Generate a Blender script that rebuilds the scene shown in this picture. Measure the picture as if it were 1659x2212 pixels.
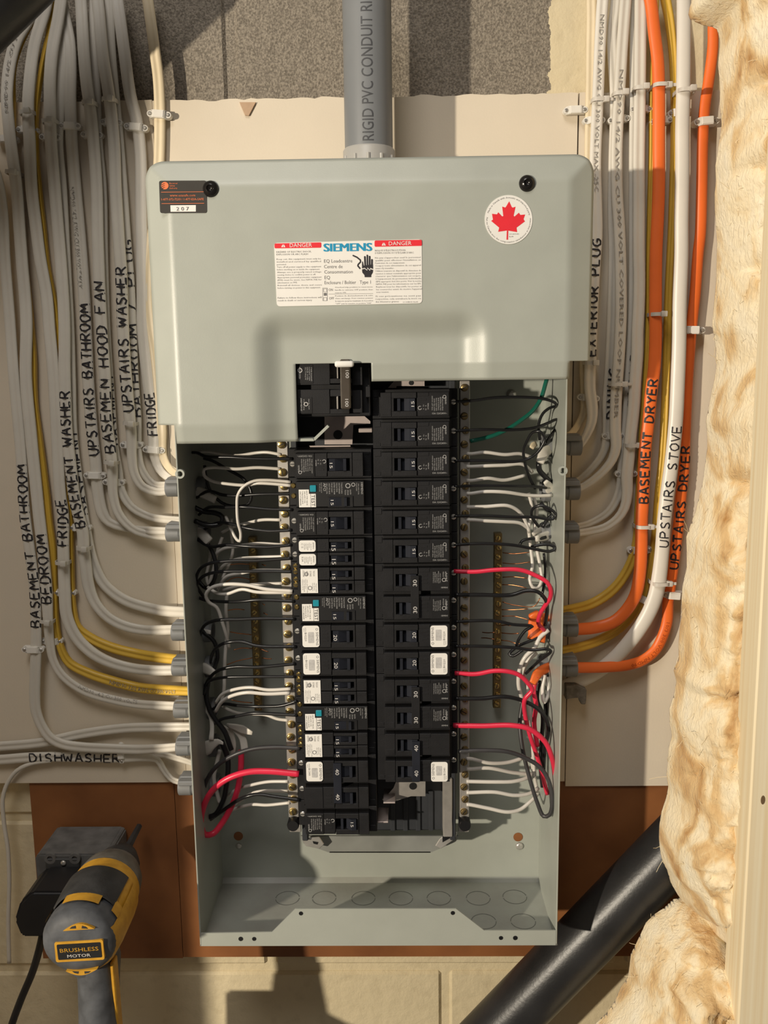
import bpy, bmesh, math, random
from mathutils import Vector, Matrix, noise
random.seed(7)
for _o in list(bpy.data.objects): bpy.data.objects.remove(_o)
S = bpy.context.scene
COL = S.collection

# ------------------------------------------------------------------ camera
CAM = Vector((0.20587, -0.9354, 0.57313)); PITCH, YAW, ROLL = 0.15791, -0.01706, -0.01323
FPX = 1930.0; CX, CY = 829.5, 1106.0
def _axes():
    cp, sp, cy, sy = math.cos(PITCH), math.sin(PITCH), math.cos(YAW), math.sin(YAW)
    fw = Vector((sy*cp, cy*cp, -sp)); rt = Vector((cy, -sy, 0)); up = rt.cross(fw)
    c, s = math.cos(ROLL), math.sin(ROLL)
    return rt*c+up*s, up*c-rt*s, fw
RT, UP, FW = _axes()
cd = bpy.data.cameras.new('camera'); co = bpy.data.objects.new('camera', cd); COL.objects.link(co)
co.matrix_world = Matrix(((RT.x, UP.x, -FW.x, CAM.x), (RT.y, UP.y, -FW.y, CAM.y), (RT.z, UP.z, -FW.z, CAM.z), (0, 0, 0, 1)))
cd.sensor_fit = 'AUTO'; cd.sensor_width = 36; cd.lens = FPX/2212*36; cd.clip_start = 0.02
S.camera = co
# ------------------------------------------------------------------ light
S.view_settings.view_transform = 'Standard'; S.view_settings.look = 'None'
S.view_settings.exposure = 0.0; S.view_settings.gamma = 1.0
w = bpy.data.worlds.new('world'); S.world = w; w.use_nodes = True
w.node_tree.nodes['Background'].inputs[0].default_value = (1.0, 0.90, 0.80, 1)
w.node_tree.nodes['Background'].inputs[1].default_value = 0.085
def lamp(name, loc, target, size, power, col):
    l = bpy.data.lights.new(name, 'AREA'); l.shape = 'DISK'; l.size = size; l.energy = power; l.color = col
    o = bpy.data.objects.new(name, l); COL.objects.link(o); o.location = loc
    o.rotation_euler = (Vector(target)-Vector(loc)).to_track_quat('-Z', 'Y').to_euler(); return o
lamp('bare_bulb', (-1.42, -1.90, 0.60), (0.15, 0, 0.42), 0.06, 58, (1.0, 0.885, 0.71))
lamp('added_fill_light', (-0.15, -1.35, 2.1), (0.1, 0, 0.4), 0.8, 15, (1.0, 0.95, 0.90))  # soft fill lamp with no real source, added to lift the shaded areas

# ------------------------------------------------------------------ helpers
def at(px, py, Y):
    d = RT*((px-CX)/FPX) + UP*(-(py-CY)/FPX) + FW
    return CAM + d*((Y-CAM.y)/d.y)
def mpp(px, py, Y):            # metres per photo pixel at that place
    return (at(px, py, Y)-CAM).dot(FW)/FPX
MATS = {}
def mat(name, col, rough=0.5, metal=0.0, var=0.06, scale=60, bump=0.0, bscale=200, col2=None, spec=0.5, coat=0.0):
    if name in MATS: return MATS[name]
    m = bpy.data.materials.new(name); m.use_nodes = True; nt = m.node_tree; n = nt.nodes; L = nt.links
    b = n['Principled BSDF']; b.inputs['Roughness'].default_value = rough; b.inputs['Metallic'].default_value = metal
    b.inputs['Specular IOR Level'].default_value = spec; b.inputs['Coat Weight'].default_value = coat
    tc = n.new('ShaderNodeTexCoord'); nz = n.new('ShaderNodeTexNoise'); nz.inputs['Scale'].default_value = scale; nz.inputs['Detail'].default_value = 5
    L.new(tc.outputs['Object'], nz.inputs['Vector'])
    r = n.new('ShaderNodeValToRGB'); e = r.color_ramp.elements
    c2 = col2 or tuple(min(1, c*(1+var)) for c in col)
    c1 = col if col2 else tuple(c*(1-var) for c in col)
    e[0].position = 0.32; e[1].position = 0.68; e[0].color = (*c1, 1); e[1].color = (*c2, 1)
    L.new(nz.outputs['Fac'], r.inputs['Fac']); L.new(r.outputs['Color'], b.inputs['Base Color'])
    if bump:
        n2 = n.new('ShaderNodeTexNoise'); n2.inputs['Scale'].default_value = bscale; n2.inputs['Detail'].default_value = 6
        L.new(tc.outputs['Object'], n2.inputs['Vector']); bp = n.new('ShaderNodeBump'); bp.inputs['Strength'].default_value = bump; bp.inputs['Distance'].default_value = 0.003
        L.new(n2.outputs['Fac'], bp.inputs['Height']); L.new(bp.outputs['Normal'], b.inputs['Normal'])
    MATS[name] = m; return m
GREY = mat('grey_enamel', (0.40, 0.42, 0.375), 0.38, 0, 0.03, 30, 0.03, 900)
WHITEJ = mat('white_jacket', (0.66, 0.62, 0.545), 0.42, 0, 0.05, 25)
WHITEB = mat('bright_white_jacket', (0.74, 0.70, 0.63), 0.36, 0, 0.04, 25)
CREAMJ = mat('cream_jacket', (0.78, 0.66, 0.46), 0.4, 0, 0.06, 25)
YELJ = mat('yellow_jacket', (0.66, 0.42, 0.055), 0.42, 0, 0.08, 25)
ORJ = mat('orange_jacket', (0.86, 0.165, 0.028), 0.42, 0, 0.07, 25)
BLKW = mat('black_insulation', (0.012, 0.012, 0.013), 0.28, 0, 0.2, 40)
DGRW = mat('charcoal_insulation', (0.045, 0.043, 0.045), 0.4, 0, 0.2, 40)
WHTW = mat('white_insulation', (0.70, 0.66, 0.60), 0.3, 0, 0.04, 40)
REDW = mat('red_insulation', (0.76, 0.03, 0.075), 0.32, 0, 0.08, 40)
GRNW = mat('green_insulation', (0.01, 0.13, 0.09), 0.28, 0, 0.1, 40)
COPPER = mat('bare_copper', (0.62, 0.25, 0.11), 0.32, 1, 0.1, 80)
BRASS = mat('brass', (0.62, 0.46, 0.18), 0.28, 1, 0.12, 120)
BRASSD = mat('dull_brass', (0.30, 0.22, 0.10), 0.38, 0.9, 0.2, 120)
ALU = mat('aluminium', (0.56, 0.53, 0.49), 0.45, 0.7, 0.08, 120)
STEEL = mat('zinc_steel', (0.62, 0.60, 0.56), 0.3, .6, 0.15, 50, 0.05, 100)
TIN = mat('tinned_bus', (0.55, 0.47, 0.44), 0.5, 0.5, 0.06, 50)
BLK = mat('black_plastic', (0.012, 0.0118, 0.0128), 0.5, 0, 0.2, 60, 0.05, 1500, spec=.3)
BLK2 = mat('black_plastic_face', (0.014, 0.0138, 0.0152), 0.52, 0, 0.2, 60, 0.08, 1200, spec=.3)
BLKH = mat('handle_plastic', (0.016, 0.018, 0.026), 0.7, 0, 0.15, 60, spec=.2)
BLKV = mat('deep_black', (0.006, 0.006, 0.007), 0.5, 0, 0.2, 60)
NUMP = mat('number_plate', (0.062, 0.062, 0.068), 0.45, 0, 0.1, 60)
BASEP = mat('bus_base_plastic', (0.035, 0.038, 0.044), 0.5, 0, 0.1, 60)
INKW = mat('white_print', (0.62, 0.60, 0.58), 0.6, 0, 0.04)
INKG = mat('faded_white_print', (0.40, 0.395, 0.39), 0.6, 0, 0.06)
INKB = mat('black_ink', (0.018, 0.016, 0.02), 0.55, 0, 0.2, 300)
INKP = mat('grey_print', (0.16, 0.155, 0.155), 0.6, 0, 0.15, 300)
INKC = mat('cable_print', (0.27, 0.25, 0.225), 0.6, 0, 0.2, 300)
STICK = mat('sticker_white', (0.83, 0.81, 0.77), 0.6, 0, 0.02, spec=.25)
STICKG = mat('sticker_grey', (0.52, 0.51, 0.50), 0.45, 0, 0.12, 400)
SRED = mat('sticker_red', (0.80, 0.03, 0.045), 0.4, 0, 0.04)
SBLUE = mat('sticker_blue', (0.02, 0.30, 0.52), 0.4, 0, 0.04)
TEAL = mat('teal_button', (0.01, 0.26, 0.34), 0.4, 0, 0.05)
SDARK = mat('sticker_charcoal', (0.050, 0.046, 0.041), 0.55, 0, 0.05, spec=.2)
SORG = mat('sticker_orange', (0.82, 0.19, 0.06), 0.45, 0, 0.05)
NYLON = mat('white_nylon', (0.80, 0.77, 0.71), 0.4, 0, 0.03)
NYLONT = mat('milky_nylon', (0.62, 0.58, 0.52), 0.35, 0, 0.05)
NAIL = mat('nail_steel', (0.48, 0.46, 0.43), 0.4, 0.8, 0.1)
CONN = mat('grey_connector', (0.20, 0.205, 0.21), 0.5, 0, 0.07)
PVC = mat('grey_pvc', (0.205, 0.215, 0.225), 0.42, 0, 0.05, 20)
PVCL = mat('pale_pvc', (0.42, 0.41, 0.385), 0.4, 0, 0.05, 20)
ABS = mat('black_abs', (0.018, 0.018, 0.019), 0.36, 0, 0.3, 20, 0.06, 300)
SCRB = mat('black_screw', (0.02, 0.018, 0.017), 0.2, 0.3, 0.1)
PAPER = mat('torn_paper', (0.50, 0.34, 0.22), 0.8, 0, 0.1, 90)

def mesh_obj(name, bm, m, parent=None, smooth=False, smooth_angle=None):
    me = bpy.data.meshes.new(name)
    bmesh.ops.recalc_face_normals(bm, faces=bm.faces[:])
    bm.to_mesh(me); bm.free()
    ms = m if isinstance(m, (list, tuple)) else [m]
    for x in ms: me.materials.append(x)
    if smooth:
        me.polygons.foreach_set('use_smooth', [True]*len(me.polygons))
        if smooth_angle: me.set_sharp_from_angle(angle=smooth_angle)
    o = bpy.data.objects.new(name, me); COL.objects.link(o)
    if parent is not None: o.parent = parent
    return o
def flat_obj(name, bm, m, parent=None):      # flat printing: keep the facing as built
    me = bpy.data.meshes.new(name); bm.to_mesh(me); bm.free(); me.materials.append(m)
    o = bpy.data.objects.new(name, me); COL.objects.link(o)
    if parent is not None: o.parent = parent
    return o
def tag(o, label=None, cat=None, group=None, kind=None):
    if label: o['label'] = label
    if cat: o['category'] = cat
    if group: o['group'] = group
    if kind: o['kind'] = kind
    return o
def empty(name, loc, label=None, cat=None, group=None):
    o = bpy.data.objects.new(name, None); COL.objects.link(o); o.location = loc; o.empty_display_size = 0.01
    return tag(o, label, cat, group)
def dup(root, loc, rot=None, label=None, group=None):
    r = root.copy(); COL.objects.link(r); r.location = loc
    if rot is not None: r.rotation_euler = rot
    if label: r['label'] = label
    if group: r['group'] = group
    for ch in list(root.children):
        c = ch.copy(); COL.objects.link(c); c.parent = r
        for g in list(ch.children):
            d = g.copy(); COL.objects.link(d); d.parent = c
    return r
def box(bm, x0, x1, y0, y1, z0, z1, bev=0.0, seg=1):
    r = bmesh.ops.create_cube(bm, size=1)
    vs = r['verts']
    cx, cy, cz = (x0+x1)/2, (y0+y1)/2, (z0+z1)/2
    for v in vs: v.co = Vector((cx+v.co.x*abs(x1-x0), cy+v.co.y*abs(y1-y0), cz+v.co.z*abs(z1-z0)))
    if bev > 0:
        es = list({e for v in vs for e in v.link_edges})
        bmesh.ops.bevel(bm, geom=es, offset=bev, segments=seg, affect='EDGES', profile=0.5)
def cyl(bm, p0, p1, r0, r1=None, n=24, caps=True):
    p0, p1 = Vector(p0), Vector(p1); r1 = r0 if r1 is None else r1
    d = (p1-p0).normalized(); a = d.orthogonal().normalized(); b = d.cross(a)
    A = [bm.verts.new(p0+(a*math.cos(t)+b*math.sin(t))*r0) for t in [2*math.pi*i/n for i in range(n)]]
    B = [bm.verts.new(p1+(a*math.cos(t)+b*math.sin(t))*r1) for t in [2*math.pi*i/n for i in range(n)]]
    for i in range(n): bm.faces.new((A[i], A[(i+1) % n], B[(i+1) % n], B[i]))
    if caps: bm.faces.new(A[::-1]); bm.faces.new(B)
def lathe(bm, p0, d, prof, n=28, cap0=True, cap1=True, sx=1.0, up=None):   # prof: (distance along d, radius)
    d = Vector(d).normalized(); a = (Vector(up)-d*Vector(up).dot(d)).normalized() if up else d.orthogonal().normalized(); b = d.cross(a)
    rings = []
    for t, r in prof:
        rings.append([bm.verts.new(Vector(p0)+d*t+(a*math.cos(q)+b*math.sin(q)*sx)*r) for q in [2*math.pi*i/n for i in range(n)]])
    for A, B in zip(rings, rings[1:]):
        for i in range(n): bm.faces.new((A[i], A[(i+1) % n], B[(i+1) % n], B[i]))
    if cap0: bm.faces.new(rings[0][::-1])
    if cap1: bm.faces.new(rings[-1])
def prism(bm, poly, e0, e1):     # poly: list of Vectors, extruded from +e0 to +e1
    A = [bm.verts.new(Vector(p)+Vector(e0)) for p in poly]; B = [bm.verts.new(Vector(p)+Vector(e1)) for p in poly]
    n = len(poly)
    bm.faces.new(A); bm.faces.new(B[::-1])
    for i in range(n): bm.faces.new((A[i], B[i], B[(i+1) % n], A[(i+1) % n]))
def face2d(bm, pts, fn):        # concave outline -> triangles; fn maps a 2-D point to space
    from mathutils.geometry import tessellate_polygon
    vs = [bm.verts.new(fn(*q)) for q in pts]
    for t in tessellate_polygon([[Vector((q[0], q[1], 0)) for q in pts]]):
        try: bm.faces.new([vs[i] for i in t])
        except ValueError: pass
def rrect(w, h, r, n=5, skip=()):
    pts = []
    for k, (sx, sz) in enumerate(((1, 1), (-1, 1), (-1, -1), (1, -1))):
        rr = r
        for i in range(n+1):
            t = math.pi/2*(k + i/n)
            pts.append((sx*(w/2-rr)+rr*math.cos(t), sz*(h/2-rr)+rr*math.sin(t)))
    return pts
# --- smooth paths
def catmull(P, step=0.006):
    P = [Vector(p) for p in P]
    out = []
    Q = [P[0]*2-P[1]] + P + [P[-1]*2-P[-2]]
    for i in range(1, len(Q)-2):
        a, b, c, d = Q[i-1], Q[i], Q[i+1], Q[i+2]
        n = max(2, int((c-b).length/step))
        for k in range(n):
            t = k/n
            # centripetal-ish tangents
            la, lb, lc = max((b-a).length, 1e-6)**.5, max((c-b).length, 1e-6)**.5, max((d-c).length, 1e-6)**.5
            m1 = ((b-a)/la - (c-a)/(la+lb) + (c-b)/lb)*lb
            m2 = ((c-b)/lb - (d-b)/(lb+lc) + (d-c)/lc)*lb
            t2, t3 = t*t, t*t*t
            out.append(b*(2*t3-3*t2+1)+m1*(t3-2*t2+t)+c*(-2*t3+3*t2)+m2*(t3-t2))
    out.append(P[-1]); return out
def frames(pts):
    fr = []
    for i, p in enumerate(pts):
        T = (pts[min(i+1, len(pts)-1)]-pts[max(i-1, 0)]).normalized()
        N = Vector((0, -1, 0)); N = N - T*N.dot(T)
        if N.length < 0.05: N = fr[-1][1] if fr else Vector((0, 0, 1))
        N.normalize(); fr.append((T, N, N.cross(T)))
    return fr
def sweep(bm, pts, ws, hs, n=14, groove=0.0, caps=True):
    fr = frames(pts); rings = []
    for p, (T, N, Lf), w_, h_ in zip(pts, fr, ws, hs):
        R = []
        for i in range(n):
            t = 2*math.pi*(i+0.5)/n
            c, s = math.cos(t), math.sin(t)
            g = 1-groove*math.exp(-(c/0.2)**2) if groove else 1
            if groove: c = math.copysign(abs(c)**0.8, c); s = math.copysign(abs(s)**0.75, s)
            R.append(bm.verts.new(p+Lf*(w_/2*c)+N*(h_/2*s*g)))
        rings.append(R)
    for A, B in zip(rings, rings[1:]):
        for i in range(n): bm.faces.new((A[i], A[(i+1) % n], B[(i+1) % n], B[i]))
    if caps: bm.faces.new(rings[0][::-1]); bm.faces.new(rings[-1])
def lerp_list(vals, n):
    if len(vals) == 1: return [vals[0]]*n
    out = []
    for i in range(n):
        t = i/(n-1)*(len(vals)-1) if n > 1 else 0; k = min(int(t), len(vals)-2); out.append(vals[k]+(vals[k+1]-vals[k])*(t-k))
    return out
# --- lettering
_fc = bpy.data.curves.new('lettering', 'FONT'); _fo = bpy.data.objects.new('lettering', _fc); COL.objects.link(_fo)
_fc.resolution_u = 2
_TC = {}
def _raw(body, res):
    _fc.body = body; _fc.resolution_u = res
    dg = bpy.context.evaluated_depsgraph_get(); dg.update(); ev = _fo.evaluated_get(dg); me = ev.to_mesh()
    V = [(v.co.x, v.co.y) for v in me.vertices]; Fc = [tuple(p.vertices) for p in me.polygons]
    ev.to_mesh_clear(); return V, Fc
_CH = {}
def _char(ch, res):
    if (ch, res) not in _CH:
        V, Fc = ([], []) if ch == ' ' else _raw(ch, res)
        adv = max(v[0] for v in _raw(ch+'l', res)[0])-max(v[0] for v in _raw('l', res)[0])
        _CH[(ch, res)] = (V, Fc, adv)
    return _CH[(ch, res)]
def glyphs(body, res=2, bold=0.0):      # letter by letter
    k = (body, res)
    if k in _TC: return _TC[k]
    V, Fc, x = [], [], 0.0
    for ch in body:
        v, f, adv = _char(ch, res); n = len(V)
        V += [(a+x, b) for a, b in v]; Fc += [tuple(i+n for i in t) for t in f]; x += adv
    x0 = min(v[0] for v in V); x1 = max(v[0] for v in V)
    V = [(a-x0, b) for a, b in V]
    _TC[k] = (V, Fc, x1-x0); return _TC[k]
CAPH = 0.69
def put_text(bm, body, o, ex, ey, width=None, cap=0.003, res=2, bold=0.0):
    V, Fc, wd = glyphs(body, res, bold)
    sy = cap/CAPH; sx = width/wd if width else sy
    o, ex, ey = Vector(o), Vector(ex).normalized(), Vector(ey).normalized()
    vs = [bm.verts.new(o+ex*(x*sx)+ey*(y*sy)) for x, y in V]
    for f in Fc:
        try: bm.faces.new([vs[i] for i in f])
        except ValueError: pass
def px_text(bm, body, x0, y0, x1, y1, cap_px, Y, res=2, bold=0.0):   # baseline from (x0,y0) to (x1,y1) on the plane Y
    a, b = at(x0, y0, Y), at(x1, y1, Y); ex = (b-a); ey = Vector((-ex.z, 0, ex.x))
    put_text(bm, body, a, ex, ey, ex.length, cap_px*mpp(x0, y0, Y), res, bold)
HAND = {
'A': [[(0,0),(1.8,6),(2.2,6),(4,0)],[(.7,2.2),(3.4,2.2)]], 'B': [[(0,0),(0,6),(2.6,5.9),(3.3,4.8),(2.4,3.3),(0,3.1)],[(2.2,3.2),(3.8,1.8),(2.8,.1),(0,0)]],
'C': [[(3.7,5.2),(2.2,6),(.4,4.6),(0,2.6),(.8,.5),(2.4,0),(3.8,.9)]], 'D': [[(0,0),(0,6),(2.2,5.6),(3.9,3.6),(3.3,1.2),(1.8,.1),(0,0)]],
'E': [[(3.5,6),(0,6),(0,0),(3.6,.1)],[(0,3.1),(3,3.2)]], 'F': [[(3.6,6),(0,5.9),(0,0)],[(0,3.1),(2.9,3.2)]],
'G': [[(3.7,5.3),(2.2,6),(.3,4.5),(0,2.3),(1.1,.2),(2.9,.2),(3.8,1.6),(3.8,2.7),(2,2.7)]], 'H': [[(0,0),(0,6)],[(3.8,0),(3.8,6)],[(0,3),(3.8,3.1)]],
'I': [[(1,0),(1.05,6)]], 'K': [[(0,0),(0,6)],[(3.6,6),(.2,2.8),(3.8,0)]], 'L': [[(0,6),(0,0),(3.3,.1)]],
'M': [[(0,0),(.4,6),(2.3,2.2),(4.2,6),(4.6,0)]], 'N': [[(0,0),(.1,6),(3.7,.2),(3.8,6)]], 'O': [[(2,6),(.3,4.8),(0,2.6),(1.2,.2),(2.7,.2),(4,2.4),(3.6,5),(2,6)]],
'P': [[(0,0),(0,6),(2.7,5.8),(3.6,4.6),(2.6,3),(0,2.7)]], 'R': [[(0,0),(0,6),(2.7,5.9),(3.5,4.6),(2.5,3.2),(0,2.9)],[(1.4,3),(3.8,0)]],
'S': [[(3.5,5.3),(2,6),(.4,5.1),(.7,3.7),(3,2.6),(3.6,1.3),(2.2,0),(.1,.7)]], 'T': [[(0,5.9),(4.2,6)],[(2.1,5.9),(2,0)]],
'U': [[(0,6),(.1,1.5),(1.3,0),(2.9,.2),(3.7,1.7),(3.8,6)]], 'V': [[(0,6),(1.9,0),(3.9,6)]], 'W': [[(0,6),(1,0),(2.4,4.2),(3.8,0),(4.9,6)]],
'X': [[(0,0),(3.8,6)],[(.2,6),(3.7,0)]], 'Y': [[(0,6),(1.9,3),(1.9,0)],[(3.9,6),(1.9,3)]], '/': [[(0,0),(2.4,6)]]}
HW = {'I': 2.0, 'M': 4.7, 'W': 5.0, ' ': 3.6}
class Path:
    def __init__(s, pts, ws, hs):
        s.p = pts; s.w = ws; s.h = hs; s.fr = frames(pts); s.s = [0.0]
        for a, b in zip(pts, pts[1:]): s.s.append(s.s[-1]+(b-a).length)
    def near(s, q): 
        i = min(range(len(s.p)), key=lambda k: (Vector((s.p[k].x-q.x, 0, s.p[k].z-q.z))).length); return s.s[i]
    def pos(s, t, u, lift, sign):
        k = 0
        lo, hi = 0, len(s.s)-2
        while lo < hi:
            m = (lo+hi+1)//2
            if s.s[m] <= t: lo = m
            else: hi = m-1
        k = lo; f = (t-s.s[k])/max(1e-9, s.s[k+1]-s.s[k])
        p = s.p[k].lerp(s.p[k+1], f); N = s.fr[k][1].lerp(s.fr[k+1][1], f); L_ = s.fr[k][2].lerp(s.fr[k+1][2], f)*sign
        w_ = s.w[k]+(s.w[k+1]-s.w[k])*f; h_ = s.h[k]+(s.h[k+1]-s.h[k])*f
        u = max(-.49, min(.49, u))
        return p+L_*(u*w_)+N*(h_/2*max(0.12, 1-(2*u)**2)**0.42+lift)
def hand_text(path, body, p0, p1, parent, height=0.86, shift=0.0, thick=0.145, name='handwriting', m=None):
    t0, t1 = path.near(p0), path.near(p1); sg = 1 if t1 > t0 else -1
    tot = sum(HW.get(c, 3.9)+1.5 for c in body)-1.5; k = (t1-t0)/tot
    bm = bmesh.new(); x = 0
    for ch in body:
        jx, jy = random.uniform(-.2, .2), random.uniform(-.3, .3); sl = random.uniform(-.04, .06)
        for st in HAND.get(ch, []):
            pl = []
            for a, b in zip(st, st[1:]):
                for q in range(4): pl.append((a[0]+(b[0]-a[0])*q/4, a[1]+(b[1]-a[1])*q/4))
            pl.append(st[-1])
            prev = None
            for i, (a, b) in enumerate(pl):
                i0, i1 = max(0, i-1), min(len(pl)-1, i+1)
                dx, dy = (pl[i1][0]-pl[i0][0])*abs(k), (pl[i1][1]-pl[i0][1])*height/6*0.012
                d = math.hypot(dx, dy) or 1e-9
                px, py = -dy/d, dx/d
                hw = thick*0.012*0.5*random.uniform(.85, 1.15)
                tt = t0+k*(x+a+jx+sl*b); uu = (b+jy-3)/6*height+shift
                A = path.pos(tt+sg*px*hw, uu+py*hw/0.012, 0.00035, sg); B = path.pos(tt-sg*px*hw, uu-py*hw/0.012, 0.00035, sg)
                A, B = bm.verts.new(A), bm.verts.new(B)
                if prev: bm.faces.new((prev[0], A, B, prev[1]))
                prev = (A, B)
        x += HW.get(ch, 3.9)+1.5
    return flat_obj(name, bm, m or INKB, parent)
def print_text(path, body, p0, p1, parent, height=0.42, shift=0.0, m=None, name='jacket_print'):
    t0, t1 = path.near(p0), path.near(p1); sg = 1 if t1 > t0 else -1
    V, Fc, wd = glyphs(body, 1); bm = bmesh.new(); k = (t1-t0)/wd
    vs = [bm.verts.new(path.pos(t0+k*x, (y/CAPH-.5)*height+shift, 0.0003, sg)) for x, y in V]
    for f in Fc:
        try: bm.faces.new([vs[i] for i in f])
        except ValueError: pass
    return flat_obj(name, bm, m or INKC, parent)
# ------------------------------------------------------------------ the setting
W, D = 0.36, 0.115
YB, YP = 0.018, 0.002         # faces of the block wall and of the boards on it
def wall_mat():
    m = bpy.data.materials.new('painted_block'); m.use_nodes = True; nt = m.node_tree; n = nt.nodes; L = nt.links; b = n['Principled BSDF']
    b.inputs['Roughness'].default_value = 0.85
    g = n.new('ShaderNodeNewGeometry'); sp = n.new('ShaderNodeSeparateXYZ'); L.new(g.outputs['Position'], sp.inputs[0])
    nz = n.new('ShaderNodeTexNoise'); nz.inputs['Scale'].default_value = 70; nz.inputs['Detail'].default_value = 6; L.new(g.outputs['Position'], nz.inputs['Vector'])
    def math_(op, a, b_=None, c=None):
        q = n.new('ShaderNodeMath'); q.operation = op
        for i, v in enumerate((a, b_, c)):
            if v is None: continue
            if isinstance(v, (int, float)): q.inputs[i].default_value = v
            else: L.new(v, q.inputs[i])
        return q.outputs[0]
    xe = at(1187, 100, YB).x; ze = at(829, 1600, YB).z
    wob = math_('MULTIPLY', math_('SUBTRACT', nz.outputs['Fac'], 0.5), 0.02)
    right = math_('GREATER_THAN', math_('ADD', sp.outputs['X'], wob), xe)
    low = math_('LESS_THAN', math_('ADD', sp.outputs['Z'], wob), ze)
    mask = math_('MAXIMUM', right, low)
    vo = n.new('ShaderNodeTexNoise'); vo.inputs['Scale'].default_value = 520; vo.inputs['Detail'].default_value = 4; L.new(g.outputs['Position'], vo.inputs['Vector'])
    r1 = n.new('ShaderNodeValToRGB'); e = r1.color_ramp.elements
    e[0].position = 0.35; e[0].color = (0.15, 0.128, 0.10, 1); e[1].position = 0.68; e[1].color = (0.34, 0.295, 0.235, 1)
    L.new(vo.outputs['Fac'], r1.inputs['Fac'])
    r2 = n.new('ShaderNodeValToRGB'); e = r2.color_ramp.elements
    e[0].position = 0.25; e[0].color = (0.63, 0.535, 0.35, 1); e[1].position = 0.45; e[1].color = (0.70, 0.60, 0.40, 1)
    L.new(nz.outputs['Fac'], r2.inputs['Fac'])
    mx = n.new('ShaderNodeMix'); mx.data_type = 'RGBA'; L.new(mask, mx.inputs[0]); L.new(r1.outputs[0], mx.inputs[6]); L.new(r2.outputs[0], mx.inputs[7])
    L.new(mx.outputs[2], b.inputs['Base Color'])
    bp = n.new('ShaderNodeBump'); bp.inputs['Strength'].default_value = 0.55; bp.inputs['Distance'].default_value = 0.003
    hh = math_('MULTIPLY_ADD', vo.outputs['Fac'], math_('SUBTRACT', 1.15, mask), nz.outputs['Fac'])
    L.new(hh, bp.inputs['Height']); L.new(bp.outputs['Normal'], b.inputs['Normal'])
    return m
bm = bmesh.new()
zj = at(900, 2092, YB).z; xj = at(962, 2130, YB).x; bh, bw, gap = 0.1915, 0.41, 0.010
for r in range(-4, 7):
    z0 = zj + (r*bh) + gap/2; z1 = z0+bh-gap
    off = xj if r % 2 else xj-bw/2
    if r == 5: off = at(497, 100, YB).x
    for c in range(-4, 5):
        x0 = off+c*bw+gap/2; box(bm, x0, x0+bw-gap, YB, YB+0.08, z0, z1, 0.003)
box(bm, xj-4.5*bw, xj+5*bw, YB+0.0035, YB+0.085, zj-4*bh, zj+7*bh)
tag(mesh_obj('wall_back', bm, wall_mat()), kind='structure')

DRY = mat('drywall_paper', (0.70, 0.615, 0.49), 0.75, 0, 0.035, 9, 0.05, 500)
PLY = mat('stained_plywood', (0.20, 0.072, 0.022), 0.55, 0, 0.0, 14, 0.05, 90, col2=(0.30, 0.115, 0.036))
def board(name, px0, py0, px1, py1, m, label, cat, Y=YP, th=0.012, wob=0.0, ref=None):
    ref = ref or py1
    x0, x1 = at(px0, (py0+py1)/2, Y).x, at(px1, (py0+py1)/2, Y).x; zt, zb = at((px0+px1)/2, py0, Y).z, at((px0+px1)/2, py1, Y).z
    bm = bmesh.new(); n = 60
    top = [Vector((x1+(x0-x1)*i/n, Y, zt+wob*(noise.noise(Vector((i*0.3, px0, 0)))+0.6*noise.noise(Vector((i*1.1, px0, 3)))))) for i in range(n+1)]
    poly = [Vector((x0, Y, zb)), Vector((x1, Y, zb))]+top
    prism(bm, poly, (0, 0, 0), (0, th, 0))
    return tag(mesh_obj(name, bm, m), label, cat)
b0 = board('drywall_board', 366, 209, 1234, 1690, DRY, 'cream drywall board behind the grey panel, with a torn top edge under the bare blocks', 'drywall', Y=YP-0.002, wob=0.0025)
bm = bmesh.new()
prism(bm, [at(518, 222, YP-.002), at(530, 250, YP-.002), at(538, 251, YP-.002), at(553, 222, YP-.002)], (0, -.0002, 0), (0, -.0022, 0))
tag(mesh_obj('torn_paper', bm, PAPER, b0), 'brown scrap of torn paper')
board('drywall_board', -420, 222, 365.4, 1692, DRY, 'drywall board on the left with the cables marked for bathroom and washer clipped over it', 'drywall', wob=0.0015)
board('drywall_board', 1236.5, 196, 1720, 1697, DRY, 'drywall board on the right behind the orange cables and the insulation', 'drywall', wob=0.0008)
board('plywood_board', 386, 1684, 1620, 2066, PLY, 'red brown plywood board behind the bottom of the grey panel', 'board', wob=0.0, Y=YP+.003)
board('plywood_board', 78, 1686, 385, 2070, PLY, 'red brown plywood board on the left behind the yellow drill', 'board', wob=0.0, Y=YP+.003)

# wooden stud on the right, and an added blocker outside the frame that shades the left side
PINE = mat('pine', (0.80, 0.66, 0.42), 0.6, 0, 0.05, 8, 0.04, 60)
def pine_mat():
    nt = PINE.node_tree; n = nt.nodes; L = nt.links
    wv = n.new('ShaderNodeTexNoise'); wv.inputs['Scale'].default_value = 1.0; wv.inputs['Detail'].default_value = 3
    mp = n.new('ShaderNodeMapping'); mp.inputs['Scale'].default_value = (220, 220, 2.5); tc = n.new('ShaderNodeTexCoord')
    L.new(tc.outputs['Object'], mp.inputs[0]); L.new(mp.outputs[0], wv.inputs['Vector'])
    r = n.new('ShaderNodeValToRGB'); e = r.color_ramp.elements; e[0].position = .3; e[0].color = (0.83, 0.67, 0.42, 1); e[1].position = .62; e[1].color = (0.92, 0.81, 0.58, 1)
    L.new(wv.outputs['Fac'], r.inputs[0]); L.new(r.outputs[0], n['Principled BSDF'].inputs['Base Color'])
pine_mat()
YS = -0.20
xs = at(1623, 1680, YS).x
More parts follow.
